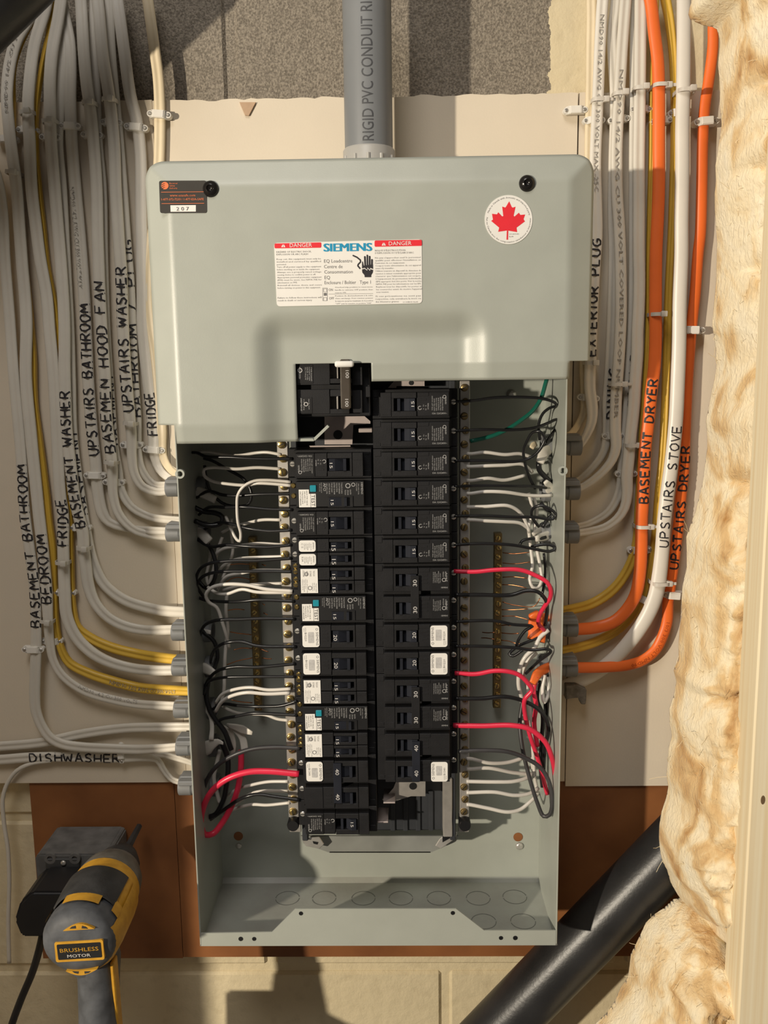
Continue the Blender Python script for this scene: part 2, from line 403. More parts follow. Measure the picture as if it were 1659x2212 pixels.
bm = bmesh.new(); box(bm, xs, xs+0.089, YS, YS+0.038, -0.35, 1.05, 0.0015)
so = tag(mesh_obj('wall_stud', bm, PINE), 'pale pine wall stud standing in front of the insulation at the right edge', 'stud')
bm = bmesh.new(); kp = at(1648, 1728, YS); lathe(bm, kp+Vector((0, 0.001, 0)), (0, -1, 0), [(0, .0024), (.0013, .0018)], 14, sx=2.2, up=(1, 0, 0))
mesh_obj('knot', bm, mat('knot', (0.16, 0.10, 0.05), .7), so)
bm = bmesh.new(); box(bm, -0.95, -0.400, -0.50, -0.45, -0.6, 1.6, 0.002)
tag(mesh_obj('added_light_blocker', bm, PINE), kind='structure')  # unseen slab, put in to cast the shade on the left

# ------------------------------------------------------------------ insulation
def insul_mat():
    m = bpy.data.materials.new('mineral_wool'); m.use_nodes = True; nt = m.node_tree; n = nt.nodes; L = nt.links; b = n['Principled BSDF']
    b.inputs['Roughness'].default_value = 0.95; b.inputs['Specular IOR Level'].default_value = 0.1; b.inputs['Sheen Weight'].default_value = 0.2
    tc = n.new('ShaderNodeTexCoord'); mp = n.new('ShaderNodeMapping'); mp.inputs['Scale'].default_value = (1, 1, 0.55); L.new(tc.outputs['Object'], mp.inputs[0])
    a = n.new('ShaderNodeTexNoise'); a.inputs['Scale'].default_value = 22; a.inputs['Detail'].default_value = 8; a.inputs['Distortion'].default_value = 1.2; L.new(mp.outputs[0], a.inputs['Vector'])
    r = n.new('ShaderNodeValToRGB'); e = r.color_ramp.elements
    e[0].position = 0.27; e[0].color = (0.44, 0.22, 0.07, 1); e[1].position = 0.72; e[1].color = (0.92, 0.84, 0.66, 1)
    q = r.color_ramp.elements.new(0.42); q.color = (0.76, 0.54, 0.28, 1); q = r.color_ramp.elements.new(0.52); q.color = (0.90, 0.76, 0.52, 1)
    L.new(a.outputs['Fac'], r.inputs[0]); L.new(r.outputs[0], b.inputs['Base Color'])
    f = n.new('ShaderNodeTexNoise'); f.inputs['Scale'].default_value = 240; f.inputs['Detail'].default_value = 8; f.inputs['Distortion'].default_value = 1.0; L.new(mp.outputs[0], f.inputs['Vector'])
    bp = n.new('ShaderNodeBump'); bp.inputs['Strength'].default_value = 0.55; bp.inputs['Distance'].default_value = 0.004; L.new(f.outputs['Fac'], bp.inputs['Height']); L.new(bp.outputs['Normal'], b.inputs['Normal'])
    return m
WOOL = insul_mat()
FIBRE = mat('wool_fibre', (0.85, 0.72, 0.48), 0.8, 0, 0.1, 90)
def wool(name, label, outline, thick, seed, Yref, ybk, cell=0.0027):
    P = [at(x, y, Yref) for x, y in outline]; P = [(p.x, p.z) for p in catmull(P+[P[0]], .012)[:-1]]
    P = [(x+.004*noise.noise(Vector((x*60, z*60, seed))), z+.004*noise.noise(Vector((x*60, z*60, seed+4)))) for x, z in P]
    cp = [None]
    def inside(x, z):
        c = False; j = len(P)-1
        for i in range(len(P)):
            if (P[i][1] > z) != (P[j][1] > z) and x < (P[j][0]-P[i][0])*(z-P[i][1])/(P[j][1]-P[i][1])+P[i][0]: c = not c
            j = i
        return c
    def dist(x, z):
        best = 9; cp[0] = (x, z)
        for i in range(len(P)):
            (ax, az), (bx_, bz) = P[i-1], P[i]
            dx, dz = bx_-ax, bz-az; t = max(0, min(1, ((x-ax)*dx+(z-az)*dz)/(dx*dx+dz*dz+1e-12)))
            h_ = math.hypot(x-ax-t*dx, z-az-t*dz)
            if h_ < best: best = h_; cp[0] = (ax+t*dx, az+t*dz)
        return best
    x0, x1 = min(p[0] for p in P), max(p[0] for p in P); z0, z1 = min(p[1] for p in P), max(p[1] for p in P)
    nx, nz = int((x1-x0)/cell)+2, int((z1-z0)/cell)+2
    bm = bmesh.new(); g = {}
    info = {}
    for i in range(nx):
        for k in range(nz):
            x, z = x0+i*cell, z0+k*cell
            d = dist(x, z)
            if not inside(x, z):
                if d > cell*1.05: continue
                d = 0; x, z = cp[0]
            info[(i, k)] = (x, z, d)
    for (i, k), (x, z, d) in info.items():
        t = min(1, d/0.045); prof = (1-(1-t)**2.0)**0.72
        q = Vector((x*9, seed, z*6)); lump = noise.fractal(q, 1.0, 2.0, 4)*0.026-(1-min(1, abs(noise.noise(Vector((x*17, seed+9, z*11))))*5))**2*0.016
        q2 = Vector((x*42, seed+5, z*30)); w1 = noise.noise(Vector((x*14, seed+2, z*14)))*1.5; rid = (1-abs(noise.noise(q2+Vector((w1, 0, w1)))))**2*0.011+(1-abs(noise.noise(Vector((x*95+w1*2, seed, z*70-w1*2)))))**2*0.0055+noise.fractal(Vector((x*210, seed, z*170)), .7, 2, 3)*0.0028
        jx = jz = 0.0
        y = ybk-thick*prof-(lump+rid)*min(1, d/0.02)
        g[(i, k)] = (bm.verts.new((x+jx, y, z+jz)), bm.verts.new((x+jx, ybk+.001, z+jz)))
    edge = {}
    for (i, k) in g:
        c = [(i, k), (i+1, k), (i+1, k+1), (i, k+1)]
        if all(q in g for q in c):
            bm.faces.new([g[q][0] for q in c]); bm.faces.new([g[q][1] for q in c][::-1])
            for a, b in zip(c, c[1:]+c[:1]):
                if (b, a) in edge: del edge[(b, a)]
                else: edge[(a, b)] = 1
    for a, b in edge: bm.faces.new((g[b][0], g[a][0], g[a][1], g[b][1]))
    for v in [v for v in bm.verts if not v.link_faces]: bm.verts.remove(v)
    o = tag(mesh_obj(name, bm, WOOL, smooth=True), label, 'insulation')
    rnd = random.Random(seed); bm = bmesh.new(); keys = list(info)
    for _ in range(900):
        i, k = rnd.choice(keys)
        if (i, k) not in g: continue
        p = g[(i, k)][0].co if g[(i, k)][0].is_valid else None
        x, z, d = info[(i, k)]
        t = min(1, d/0.045); base = Vector((x, ybk-thick*(1-(1-t)**2.0)**0.72-noise.fractal(Vector((x*9, seed, z*6)), 1.0, 2.0, 4)*0.026*min(1, d/.02), z))
        dr = Vector((rnd.uniform(-1, 1), rnd.uniform(-.9, .1), rnd.uniform(-1, 1))).normalized(); ln = rnd.uniform(.006, .016)
        sd = Vector((rnd.uniform(-1, 1), rnd.uniform(-1, 0), rnd.uniform(-1, 1)))*ln*.4
        pts = [base, base+dr*ln*.5+sd*.5, base+dr*ln*.8+sd*1.2]
        sweep(bm, pts, [.0004]*3, [.0004]*3, 3, caps=False)
    tag(mesh_obj('loose_fibres', bm, FIBRE, o), kind='stuff')
    return o
wool('insulation_batt', 'tall cream mineral wool batt bulging beside the orange cables, above the black pipe',
     [(1720, -40), (1525, -40), (1490, 15), (1497, 45), (1550, 60), (1553, 180), (1558, 270), (1552, 330), (1545, 420), (1550, 560), (1541, 700), (1548, 780), (1532, 880), (1522, 1000), (1512, 1080), (1488, 1160), (1480, 1230), (1470, 1330), (1462, 1450), (1449, 1560), (1440, 1700), (1424, 1830), (1440, 1880), (1465, 1935), (1502, 1972), (1530, 1996), (1580, 1975), (1640, 1960), (1720, 1960)], 0.085, 11, -0.084, -.084)
wool('insulation_batt', 'lower lump of mineral wool beneath the tall batt, below the black pipe',
     [(1720, 1985), (1600, 1985), (1545, 1962), (1500, 1935), (1455, 1945), (1415, 1975), (1385, 2020), (1365, 2060), (1352, 2110), (1330, 2160), (1290, 2212), (1250, 2260), (1250, 2330), (1720, 2330)], 0.090, 23, -0.082, -.082)

# ------------------------------------------------------------------ pipes
def pipe_obj(name, p0, p1, r, m, label, n=40):
    bm = bmesh.new(); cyl(bm, p0, p1, r, n=n); return tag(mesh_obj(name, bm, m, smooth=True, smooth_angle=0.6), label, 'pipe')
a0 = at(1474, 1812, -0.045); a1 = at(1000, 2300, -0.045); dd = (a0-a1).normalized()
pipe_obj('drain_pipe', a1-dd*0.10, a0+dd*0.16, 0.0315, ABS, 'wide black plastic pipe slanting from the insulation down behind the lower right of the panel')
bm = bmesh.new(); lathe(bm, a1+dd*0.245, dd, [(0, .0318), (0.001, .0345), (.05, .0345), (.051, .0318)], 40)
b_ = at(-112, 84, -0.12); c_ = at(84, -112, -0.12); 
bm.free()
pipe_obj('drain_pipe', b_-(c_-b_)*0.8, c_+(c_-b_)*0.8, 0.034, ABS, 'black plastic pipe crossing the upper left corner in front of the cables')

# conduit with its adapter
YC = -0.062
rc = 52.5*mpp(797, 150, YC)
cx0 = at(797, 330, YC)
bm = bmesh.new(); cyl(bm, (cx0.x, YC, at(797, 335, YC).z), (cx0.x, YC, 0.95), rc, n=48)
cond = tag(mesh_obj('conduit', bm, PVC, smooth=True, smooth_angle=0.6), 'grey plastic conduit pipe rising from the top of the panel', 'conduit')
zt = at(797, 323, YC).z
bm = bmesh.new(); lathe(bm, (cx0.x, YC, zt-0.035), (0, 0, 1), [(0, rc*1.08), (.033, rc*1.08), (.035, rc*1.02)], 48)
for k in range(12):
    t = 2*math.pi*k/12; cyl(bm, (cx0.x+rc*1.07*math.cos(t), YC+rc*1.07*math.sin(t), zt-.035), (cx0.x+rc*1.07*math.cos(t), YC+rc*1.07*math.sin(t), zt-.008), .0018, n=8)
mesh_obj('adapter', bm, PVCL, cond, smooth=True, smooth_angle=0.6)
V, Fc, wd = glyphs('RIGID PVC CONDUIT RIGID', 3); bm = bmesh.new()
zs = at(797, 303, YC-rc).z; kk = (at(797, 8, YC-rc).z-zs)/glyphs('RIGID PVC CONDUIT R', 3)[2]
g2 = [bm.verts.new((x, y, 0)) for x, y in V]
for f in Fc:
    try: bm.faces.new([g2[i] for i in f])
    except ValueError: pass
for k in range(1, 14): bmesh.ops.bisect_plane(bm, geom=bm.verts[:]+bm.edges[:]+bm.faces[:], plane_co=(0, k*CAPH/14, 0), plane_no=(0, 1, 0), dist=1e-6)
for v in bm.verts:
    t = (v.co.y/CAPH-0.5)*0.46    # wraps round the pipe
    v.co = (cx0.x-(rc+.0002)*math.sin(t), YC-(rc+.0002)*math.cos(t), zs+v.co.x*kk)
flat_obj('pipe_lettering', bm, mat('dark_lettering', (0.06, 0.062, 0.068), .6), cond)

# ------------------------------------------------------------------ cables
CAB = {}
YL = (-0.0045, -0.0115, -0.018)
def cable(key, m, path, layer=0, w=25, ratio=0.46, label='', Y=None, yA=None, yB=None, nlast=3, group=None, groove=0.42, name='cable', h=None):
    Y0 = YL[layer] if Y is None else Y
    n = len(path); Q = []; ws = []
    for i, p in enumerate(path):
        y = Y0
        if yB is not None and i >= n-nlast: y = Y0+(yB-Y0)*((i-(n-nlast))/(nlast-1))**1.4
        if yA is not None and i < nlast: y = Y0+(yA-Y0)*(((nlast-1)-i)/(nlast-1))**1.4
        q = at(p[0], p[1], y); Q.append(q); ws.append((p[2] if len(p) > 2 else w)*mpp(p[0], p[1], y))
    pts = catmull(Q, 0.005)
    # width along the smooth path
    ctrl = Path(Q, ws, ws); tot = ctrl.s[-1]; acc = [0.0]
    for a, b in zip(pts, pts[1:]): acc.append(acc[-1]+(b-a).length)
    W_ = []
    for s in acc:
        t = s/acc[-1]*tot; k = 0
        while k < len(ctrl.s)-2 and ctrl.s[k+1] < t: k += 1
        f = (t-ctrl.s[k])/max(1e-9, ctrl.s[k+1]-ctrl.s[k]); W_.append(ws[k]+(ws[k+1]-ws[k])*f)
    H_ = [max(h if h else 0, (x*ratio)) if ratio < 0.9 else x*ratio for x in W_]
    if h: H_ = [h]*len(W_)
    bm = bmesh.new(); sweep(bm, pts, W_, H_, 32 if groove else 20, groove)
    o = tag(mesh_obj(name, bm, m, smooth=True), label, 'cable', group)
    CAB[key] = (o, Path(pts, W_, H_)); return o
YCN = -0.034
GL, GR = 'cables on the left of the panel', 'cables on the right of the panel'
cable('A', WHITEJ, [(-30, 330), (-8, 380), (5, 450), (11, 560), (21, 686), (30, 813), (42, 940), (47, 1003), (54, 1110), (66, 1200), (76, 1279), (78, 1353), (78, 1401), (76, 1458), (75, 1502), (77, 1532, 23), (87, 1562, 22), (107, 1592, 22), (134, 1607, 22), (179, 1614, 22), (239, 1617, 22), (298, 1619, 22), (340, 1617, 20), (400, 1612, 18)], 1, 24, label='white cable marked BASEMENT BATHROOM, outermost on the left', yB=YCN, group=GL)
cable('B', WHITEJ, [(95, -30), (62, 40), (37, 84), (22, 135), (15, 203), (19, 270), (26, 330), (36, 405), (42, 490), (48, 570), (57, 686), (56, 813), (67, 940), (79, 1060), (84, 1110), (92, 1180), (101, 1280), (104, 1340, 22), (107, 1380, 20), (115, 1425, 18), (134, 1458, 19), (179, 1491, 19), (239, 1510, 20), (298, 1521, 20), (350, 1524, 20), (410, 1526, 19)], 1, 26, label='white cable marked BEDROOM, second from the left edge', yB=YCN, group=GL)
cable('Y1', YELJ, [(96, 10, 12), (60, 60, 12), (30, 140, 11), (28, 230, 11), (30, 330, 11), (46, 500, 11), (64, 660, 11), (73, 762, 11), (76, 864, 11), (89, 965, 12), (101, 1066, 14), (107, 1130, 15), (115, 1190, 15), (118, 1279, 14), (122, 1353, 14), (131, 1398, 16), (149, 1431, 19), (194, 1455, 21), (239, 1470, 22), (298, 1485, 22), (350, 1490, 22), (420, 1493, 20)], 0, 20, label='yellow cable curving under the BEDROOM cable, lower of the two yellow ones on the left', yB=YCN, group=GL, h=0.008)
cable('C', WHITEJ, [(106, -30), (98, 17), (74, 101), (62, 200), (61, 250), (64, 304), (68, 405), (78, 490), (87, 560), (101, 640), (107, 712), (116, 813), (123, 940), (130, 1066), (136, 1110), (137, 1189), (140, 1279), (143, 1324), (152, 1353), (170, 1383), (203, 1413), (239, 1431, 24), (283, 1443, 23), (330, 1448, 23), (410, 1447, 22)], 1, 26, label='white cable marked FRIDGE, standing beside the yellow cable on the far left', yB=YCN, group=GL)
cable('Y2', YELJ, [(118, -20, 11), (108, 60, 11), (88, 160, 10), (78, 253, 10), (79, 338, 10), (85, 405, 10), (94, 490, 11), (103, 573, 11), (119, 661, 12), (128, 760, 12), (138, 900, 12), (148, 1050, 11), (153, 1150, 11), (155, 1219, 11), (158, 1309, 13), (167, 1353, 17), (194, 1377, 21), (239, 1398, 22), (298, 1413, 22), (350, 1421, 22), (415, 1427, 20)], 0, 20, label='yellow cable running behind the left FRIDGE cable, upper of two yellow ones', yB=YCN, group=GL, h=0.008)
cable('D', WHITEJ, [(136, -30), (127, 34), (113, 110), (108, 170), (108, 236), (110, 304), (118, 405), (126, 500), (131, 560), (139, 690), (140, 813), (145, 940), (153, 1010), (162, 1080), (173, 1125), (179, 1150), (181, 1190), (185, 1219), (191, 1264), (206, 1303, 24), (233, 1333, 23), (269, 1352, 23), (313, 1361, 22), (350, 1361, 22), (400, 1359, 21)], 1, 26, label='white cable marked BASEMENT WASHER, ending at the third connector down on the left', yB=YCN, group=GL)
cable('D2', WHITEJ, [(126, -20), (134, 100), (132, 180), (128, 240), (125, 310), (133, 405), (141, 560), (149, 712), (152, 813), (156, 940), (172, 1066), (186, 1150), (196, 1198), (209, 1234), (227, 1264), (269, 1296), (328, 1315), (360, 1320), (410, 1323)], 0, 24, label='white cable hidden behind the BASEMENT WASHER cable, curving above it into the panel', yB=YCN, group=GL)
cable('E', WHITEJ, [(130, -10), (138, 30), (150, 90), (153, 150), (152, 220), (155, 304), (163, 405), (172, 500), (178, 575), (182, 636), (187, 740), (192, 838), (200, 940), (207, 1003), (212, 1066), (222, 1110), (236, 1128, 20), (262, 1138, 18), (290, 1143, 17), (330, 1146, 17), (395, 1148, 17)], 0, 26, label='white cable marked UPSTAIRS BATHROOM', yB=YCN, group=GL)
cable('F', WHITEJ, [(173, -30), (176, 20), (181, 110), (187, 180), (195, 236), (202, 304), (209, 405), (211, 500), (213, 560), (216, 636), (220, 712), (227, 813), (231, 914), (238, 965), (243, 1016, 24), (244, 1066, 21), (254, 1105, 20), (272, 1130, 19), (295, 1147, 18), (325, 1155, 18), (360, 1158, 18), (400, 1157, 17)], 1, 26, label='white cable marked BASEMEN HOOD FAN', yB=YCN, group=GL)
cable('F2', WHITEJ, [(206, -20), (200, 100), (206, 200), (210, 304), (219, 405), (222, 560), (227, 712), (236, 850), (244, 960), (254, 1020), (262, 1060, 20), (284, 1095, 18), (320, 1115, 17), (350, 1121, 17), (395, 1124, 16)], 0, 24, label='white cable hidden behind the BASEMEN HOOD FAN cable', yB=YCN, group=GL)
cable('G', WHITEJ, [(206, -30), (212, 10), (222, 120), (236, 210), (246, 304), (250, 405), (257, 520), (262, 590), (266, 712), (272, 813), (279, 889), (284, 940, 23), (285, 990, 21), (291, 1025, 20), (309, 1052, 19), (337, 1062, 18), (365, 1060, 17), (398, 1058, 16)], 1, 26, label='white cable marked UPSTAIRS WASHER', yB=YCN, group=GL)
cable('G2', WHITEJ, [(234, -20), (238, 100), (246, 200), (256, 304), (264, 405), (272, 520), (280, 620), (284, 712), (288, 813), (294, 900), (298, 985, 20), (308, 1018, 18), (330, 1045, 17), (360, 1048, 16), (398, 1046, 15)], 0, 24, label='white cable with smudged black writing, hidden behind the UPSTAIRS WASHER cable', yB=YCN, group=GL)
cable('H', WHITEB, [(248, -30), (255, 10), (267, 101), (281, 203), (296, 265), (304, 338), (305, 440), (307, 545), (308, 636), (309, 712), (319, 813), (327, 880), (332, 940), (334, 985, 22), (345, 1014, 19), (365, 1032, 17), (395, 1046, 16)], 0, 26, label='white cable marked FRIDGE, running close beside the left edge of the panel cover', yB=YCN, group=GL)
cable('I', CREAMJ, [(313, -30), (319, 0), (333, 101), (342, 169), (345, 236), (344, 338), (337, 450), (324, 560), (321, 640), (326, 700), (337, 770), (345, 860), (348, 930), (352, 985, 18), (367, 1013, 16), (397, 1034, 15)], 0, 24, label='cream cable passing behind the left edge of the panel cover', yB=YCN, group=GL)
cable('J', WHITEJ, [(-40, 1615), (0, 1612), (89, 1604), (179, 1585), (268, 1573), (340, 1571), (420, 1570)], 0, 21, label='pale cable rising from the left edge to the panel, above the DISHWASHER cable', yB=-.02, group=GL)
cable('K', WHITEJ, [(-40, 1641), (0, 1641), (66, 1636), (149, 1635), (260, 1637), (315, 1636, 18), (340, 1641, 15), (352, 1660, 14), (368, 1681, 14), (390, 1690, 14), (420, 1693, 14)], 0, 22, label='white cable marked DISHWASHER, lying level along the bottom of the drywall', yB=YCN, group=GL)
cable('K2', WHITEJ, [(240, 1631, 14), (300, 1629, 14), (350, 1630, 14), (390, 1640, 14), (425, 1652, 14)], 0, 14, label='short white cable end from behind the DISHWASHER cable into the panel', yB=YCN, group=GL)
cable('L', WHITEJ, [(110, 1643, 9), (66, 1650, 9), (36, 1665, 9), (16, 1692, 9), (6, 1726, 9), (9, 1780, 9), (17, 1834, 9), (20, 1900, 9), (18, 1990, 9), (20, 2080, 9)], 0, 9, ratio=.95, label='thin pale cable looping down at the left edge beside the plywood', groove=0, group=GL)

cable('RA', WHITEB, [(1305, -30), (1302, 0), (1296, 101), (1292, 202), (1289, 270), (1286, 354), (1288, 438), (1289, 505), (1285, 570), (1280, 660), (1276, 769), (1274, 838), (1279, 880), (1278, 910, 22), (1268, 937, 19), (1252, 962, 17), (1232, 972, 16), (1205, 975, 16)], 1, 25, label='white cable marked EXTERIOR PLUG, close beside the right edge of the panel cover', yB=YCN, group=GR)
cable('RA2', CREAMJ, [(1277, -30), (1278, 40), (1277, 101), (1276, 202), (1274, 300), (1273, 450), (1270, 600), (1266, 720), (1263, 791), (1265, 852), (1262, 890, 18), (1250, 915, 15), (1232, 938, 14), (1200, 950, 14)], 0, 22, label='cream cable hidden behind the EXTERIOR PLUG cable', yB=YCN, group=GR)
cable('RB', WHITEJ, [(1354, -30), (1350, 20), (1344, 101), (1338, 202), (1334, 270), (1332, 337), (1333, 421), (1337, 480), (1340, 548), (1341, 603), (1341, 686), (1337, 769), (1333, 824), (1330, 880), (1329, 935), (1331, 963, 23), (1323, 992, 20), (1302, 1019, 18), (1277, 1040, 17), (1253, 1054, 16), (1230, 1060, 16), (1200, 1063, 16)], 1, 25, label='white cable printed with grey letters, second in from the panel cover on the right', yB=YCN, group=GR)
cable('RB2', WHITEJ, [(1331, -30), (1328, 20), (1322, 70), (1325, 140), (1329, 220), (1326, 340), (1324, 450), (1326, 548), (1323, 658), (1317, 797), (1312, 870), (1311, 935, 20), (1303, 977, 17), (1277, 1013, 16), (1250, 1037, 15), (1225, 1046, 15), (1200, 1050, 15)], 0, 23, label='white cable with smudged writing, hidden behind the printed white cable on the right', yB=YCN, group=GR)
cable('RC', WHITEJ, [(1384, -30), (1383, 101), (1382, 200), (1381, 270), (1380, 337), (1380, 438), (1380, 548), (1381, 603), (1380, 658), (1377, 714), (1376, 769), (1372, 824), (1369, 880), (1363, 935), (1358, 990), (1354, 1032), (1355, 1060, 24), (1349, 1097, 21), (1333, 1121, 19), (1305, 1140, 18), (1277, 1147, 17), (1250, 1151, 16), (1200, 1156, 16)], 1, 26, label='plain white cable beside the orange BASEMENT DRYER cable', yB=YCN, group=GR)
cable('RC2', WHITEJ, [(1372, -20), (1372, 101), (1371, 270), (1370, 438), (1370, 600), (1367, 720), (1361, 824), (1355, 920), (1346, 1000), (1338, 1062, 20), (1315, 1105, 17), (1277, 1129, 16), (1247, 1137, 15), (1200, 1143, 15)], 0, 24, label='white cable hidden behind the plain white cable next to the BASEMENT DRYER cable', yB=YCN, group=GR)
cable('RD', ORJ, [(1397, -30), (1405, 0), (1413, 67), (1421, 135), (1423, 202), (1423, 303), (1423, 404), (1419, 505), (1417, 548), (1416, 658), (1416, 741), (1413, 797), (1406, 852), (1401, 907), (1394, 963), (1391, 1018), (1389, 1073), (1386, 1121), (1385, 1191), (1381, 1246), (1372, 1287), (1349, 1323), (1322, 1345), (1283, 1356), (1246, 1359), (1200, 1359)], 1, 27, ratio=0.62, label='orange cable marked BASEMENT DRYER', Y=-.018, yB=YCN, group=GR, groove=0)
cable('RE', YELJ, [(1418, -20, 12), (1412, 120, 12), (1408, 220, 12), (1407, 330, 12), (1404, 450, 12), (1401, 600, 12), (1400, 700, 12), (1396, 800, 13), (1386, 950, 14), (1379, 1090, 15), (1373, 1180, 18), (1355, 1232, 21), (1325, 1273, 22), (1283, 1302, 22), (1240, 1315, 22), (1195, 1322, 20)], 0, 22, label='yellow cable behind the orange BASEMENT DRYER cable, curving above it into the panel', yB=YCN, group=GR, h=.0075)
cable('RF', YELJ, [(1433, -30, 22), (1438, 0, 22), (1447, 50, 20), (1454, 118, 18), (1457, 202, 17), (1456, 300, 15), (1451, 480, 15), (1444, 631, 16), (1441, 741, 17), (1438, 824, 16), (1435, 907, 16), (1430, 990, 15), (1421, 1073, 15), (1416, 1135, 14), (1406, 1218, 13), (1397, 1260, 13), (1378, 1312, 17), (1338, 1357, 20), (1297, 1382, 21), (1255, 1397, 21), (1200, 1408, 20)], 0, 20, label='yellow cable between the orange BASEMENT DRYER cable and the thick white one', yB=YCN, group=GR, h=.0075)
cable('RG', WHITEB, [(1476, -30), (1477, 0), (1477, 101), (1476, 202), (1474, 270), (1474, 371), (1472, 480), (1472, 548), (1468, 658), (1467, 741), (1464, 824), (1460, 907), (1452, 990), (1441, 1073), (1434, 1135), (1430, 1191), (1424, 1246, 33), (1416, 1287, 33), (1399, 1329, 33), (1366, 1379, 33), (1325, 1424, 32), (1283, 1455, 32), (1242, 1475, 32), (1190, 1495, 30)], 1, 31, ratio=.62, label='thick white cable marked UPSTAIRS STOVE', Y=-.021, yB=-.006, nlast=7, group=GR, groove=0)
cable('RH', ORJ, [(1539, 30, 16), (1540, 60, 23), (1540, 101), (1532, 168), (1522, 236), (1518, 303), (1516, 404), (1513, 505), (1508, 548), (1502, 631), (1496, 686), (1491, 741), (1485, 824), (1481, 907), (1479, 963), (1477, 1018), (1471, 1073), (1467, 1121), (1457, 1204), (1449, 1260), (1443, 1301), (1441, 1343), (1432, 1373), (1416, 1404), (1391, 1425), (1360, 1436), (1311, 1441), (1244, 1442), (1190, 1441)], 0, 24, ratio=.6, label='orange cable marked UPSTAIRS DRYER, nearest the insulation', Y=-.0085, yB=YCN, nlast=6, group=GR, groove=0)

def hw(key, body, x0, y0, x1, y1, **k):
    o, P = CAB[key]; hand_text(P, body, at(x0, y0, -.01), at(x1, y1, -.01), o, **k)
hw('A', 'BASEMENT BATHROOM', 77, 1358, 45, 1000)
hw('B', 'BEDROOM', 103, 1302, 86, 1150)
hw('C', 'FRIDGE', 139, 1182, 130, 1078)
hw('D', 'BASEMENT WASHER', 178, 1132, 140, 845)
hw('D2', 'BASEMENT', 178, 1110, 155, 930, shift=-.3)
hw('E', 'UPSTAIRS BATHROOM', 207, 988, 184, 658)
hw('F', 'BASEMEN HOOD FAN', 238, 974, 214, 617)
hw('F2', 'BASEMENT', 243, 960, 232, 805, shift=-.3)
hw('G', 'UPSTAIRS WASHER', 279, 892, 263, 584)
hw('G2', 'BATHROOM / PLUG', 293, 900, 272, 515, shift=-.2)
hw('H', 'FRIDGE', 331, 938, 322, 848)
hw('K', 'DISHWASHER', 66, 1637, 256, 1637)
hw('RB2', 'DINING', 1311, 905, 1316, 800, shift=-.3)
hw('RC2', 'UPSTAIRS', 1361, 900, 1369, 740, shift=-.3)
hw('RA', 'EXTERIOR PLUG', 1274, 772, 1288, 522, height=.75)
hw('RD', 'BASEMENT DRYER', 1390, 1088, 1416, 815, height=.7)
hw('RG', 'UPSTAIRS STOVE', 1431, 1175, 1460, 912, height=.62, thick=.1)
hw('RH', 'UPSTAIRS DRYER', 1456, 1228, 1479, 962, height=.75)
def pr(key, body, x0, y0, x1, y1, **k):
    o, P = CAB[key]; print_text(P, body, at(x0, y0, -.01), at(x1, y1, -.01), o, **k)
pr('RA', 'NMD90 14/2 AWG CU 300 VOLT MAX -25C', 1299, 40, 1287, 420, height=.36)
pr('RB', 'NMD90 14/2 AWG CU 300 VOLT COVERED LOOP NUMBER', 1341, 150, 1330, 900, height=.34)
pr('E', 'NMD90 14/2 AWG CU 300 VOLT MAX', 163, 400, 182, 620, height=.4, shift=-.25)
pr('B', 'NMD90 14/2 CU 300V', 18, 240, 60, 60, height=.28)
pr('Y1', 'NMD90 12/2 AWG CU 300 VOLT', 235, 1469, 390, 1492, height=.4)
pr('B', 'NMD90 14/2 CU 300 VOLTS', 165, 1482, 300, 1521, height=.35, shift=.3)
pr('RH', '10/3 300 VOLT NMD90', 1440, 1345, 1360, 1436, height=.3, m=mat('orange_print', (.42, .07, .015), .6))

# ------------------------------------------------------------------ clips and ties
def build_clip():
    r = empty('cable_clip', (0, 0, 0))
    bm = bmesh.new(); prof = []
    w_, hgt = .0105, .0075
    for x, y in ((-w_, 0), (-w_, .0035), (-.0075, .0045), (-.0058, hgt), (.0058, hgt), (.0075, .0045), (w_, .0035), (w_, 0)): prof.append(Vector((x, -y, 0)))
    prism(bm, prof, (0, 0, -.0038), (0, 0, .0038))
    es = [e for e in bm.edges]; bmesh.ops.bevel(bm, geom=es, offset=.0007, segments=2, affect='EDGES')
    for s in (-1, 1): cyl(bm, (s*.0093, 0, 0), (s*.0093, -.0052, 0), .0034, .0031, 18)
    mesh_obj('strap', bm, NYLON, r, smooth=True, smooth_angle=.5)
    for s in (-1, 1):
        bm = bmesh.new(); lathe(bm, (s*.0093, -.0045, 0), (0, -1, 0), [(0, .0019), (.0012, .0019), (.0017, .0012)], 14)
        mesh_obj('nail', bm, NAIL, r, smooth=True, smooth_angle=.5)
    return r
CLIP0 = build_clip(); _first = [True]
def clip(x, y, label, Y=-0.0015, wpx=48, rot=0.0, group='cable clips', hs=1.0):
    p = at(x, y, Y); s = wpx*mpp(x, y, Y)/.0248
    o = CLIP0 if _first[0] else dup(CLIP0, p)
    _first[0] = False
    o.location = p; o.rotation_euler = (0, rot, 0); o.scale = (s, hs, min(s, 1.05)); tag(o, label, 'cable clip', group); return o
LG, RG_ = 'cable clips on the left', 'cable clips on the right'
clip(347, 251, 'white clip over the cream cable, just above the left corner of the panel cover', wpx=52, rot=.1, hs=1.35, group=LG)
clip(297, 278, 'white clip over the FRIDGE cable that runs beside the panel cover, near its top', wpx=52, rot=.12, hs=1.15, group=LG)
clip(244, 267, 'white clip behind the top of the UPSTAIRS WASHER cable', rot=.05, hs=1.1, group=LG)
clip(202, 294, 'white clip behind the top of the BASEMEN HOOD FAN cable', rot=.05, hs=1.1, group=LG)
clip(155, 275, 'white clip over the top of the UPSTAIRS BATHROOM cable', rot=.05, hs=1.1, group=LG)
clip(113, 299, 'white clip behind the top of the BASEMENT WASHER cable', rot=.05, hs=1.1, group=LG)
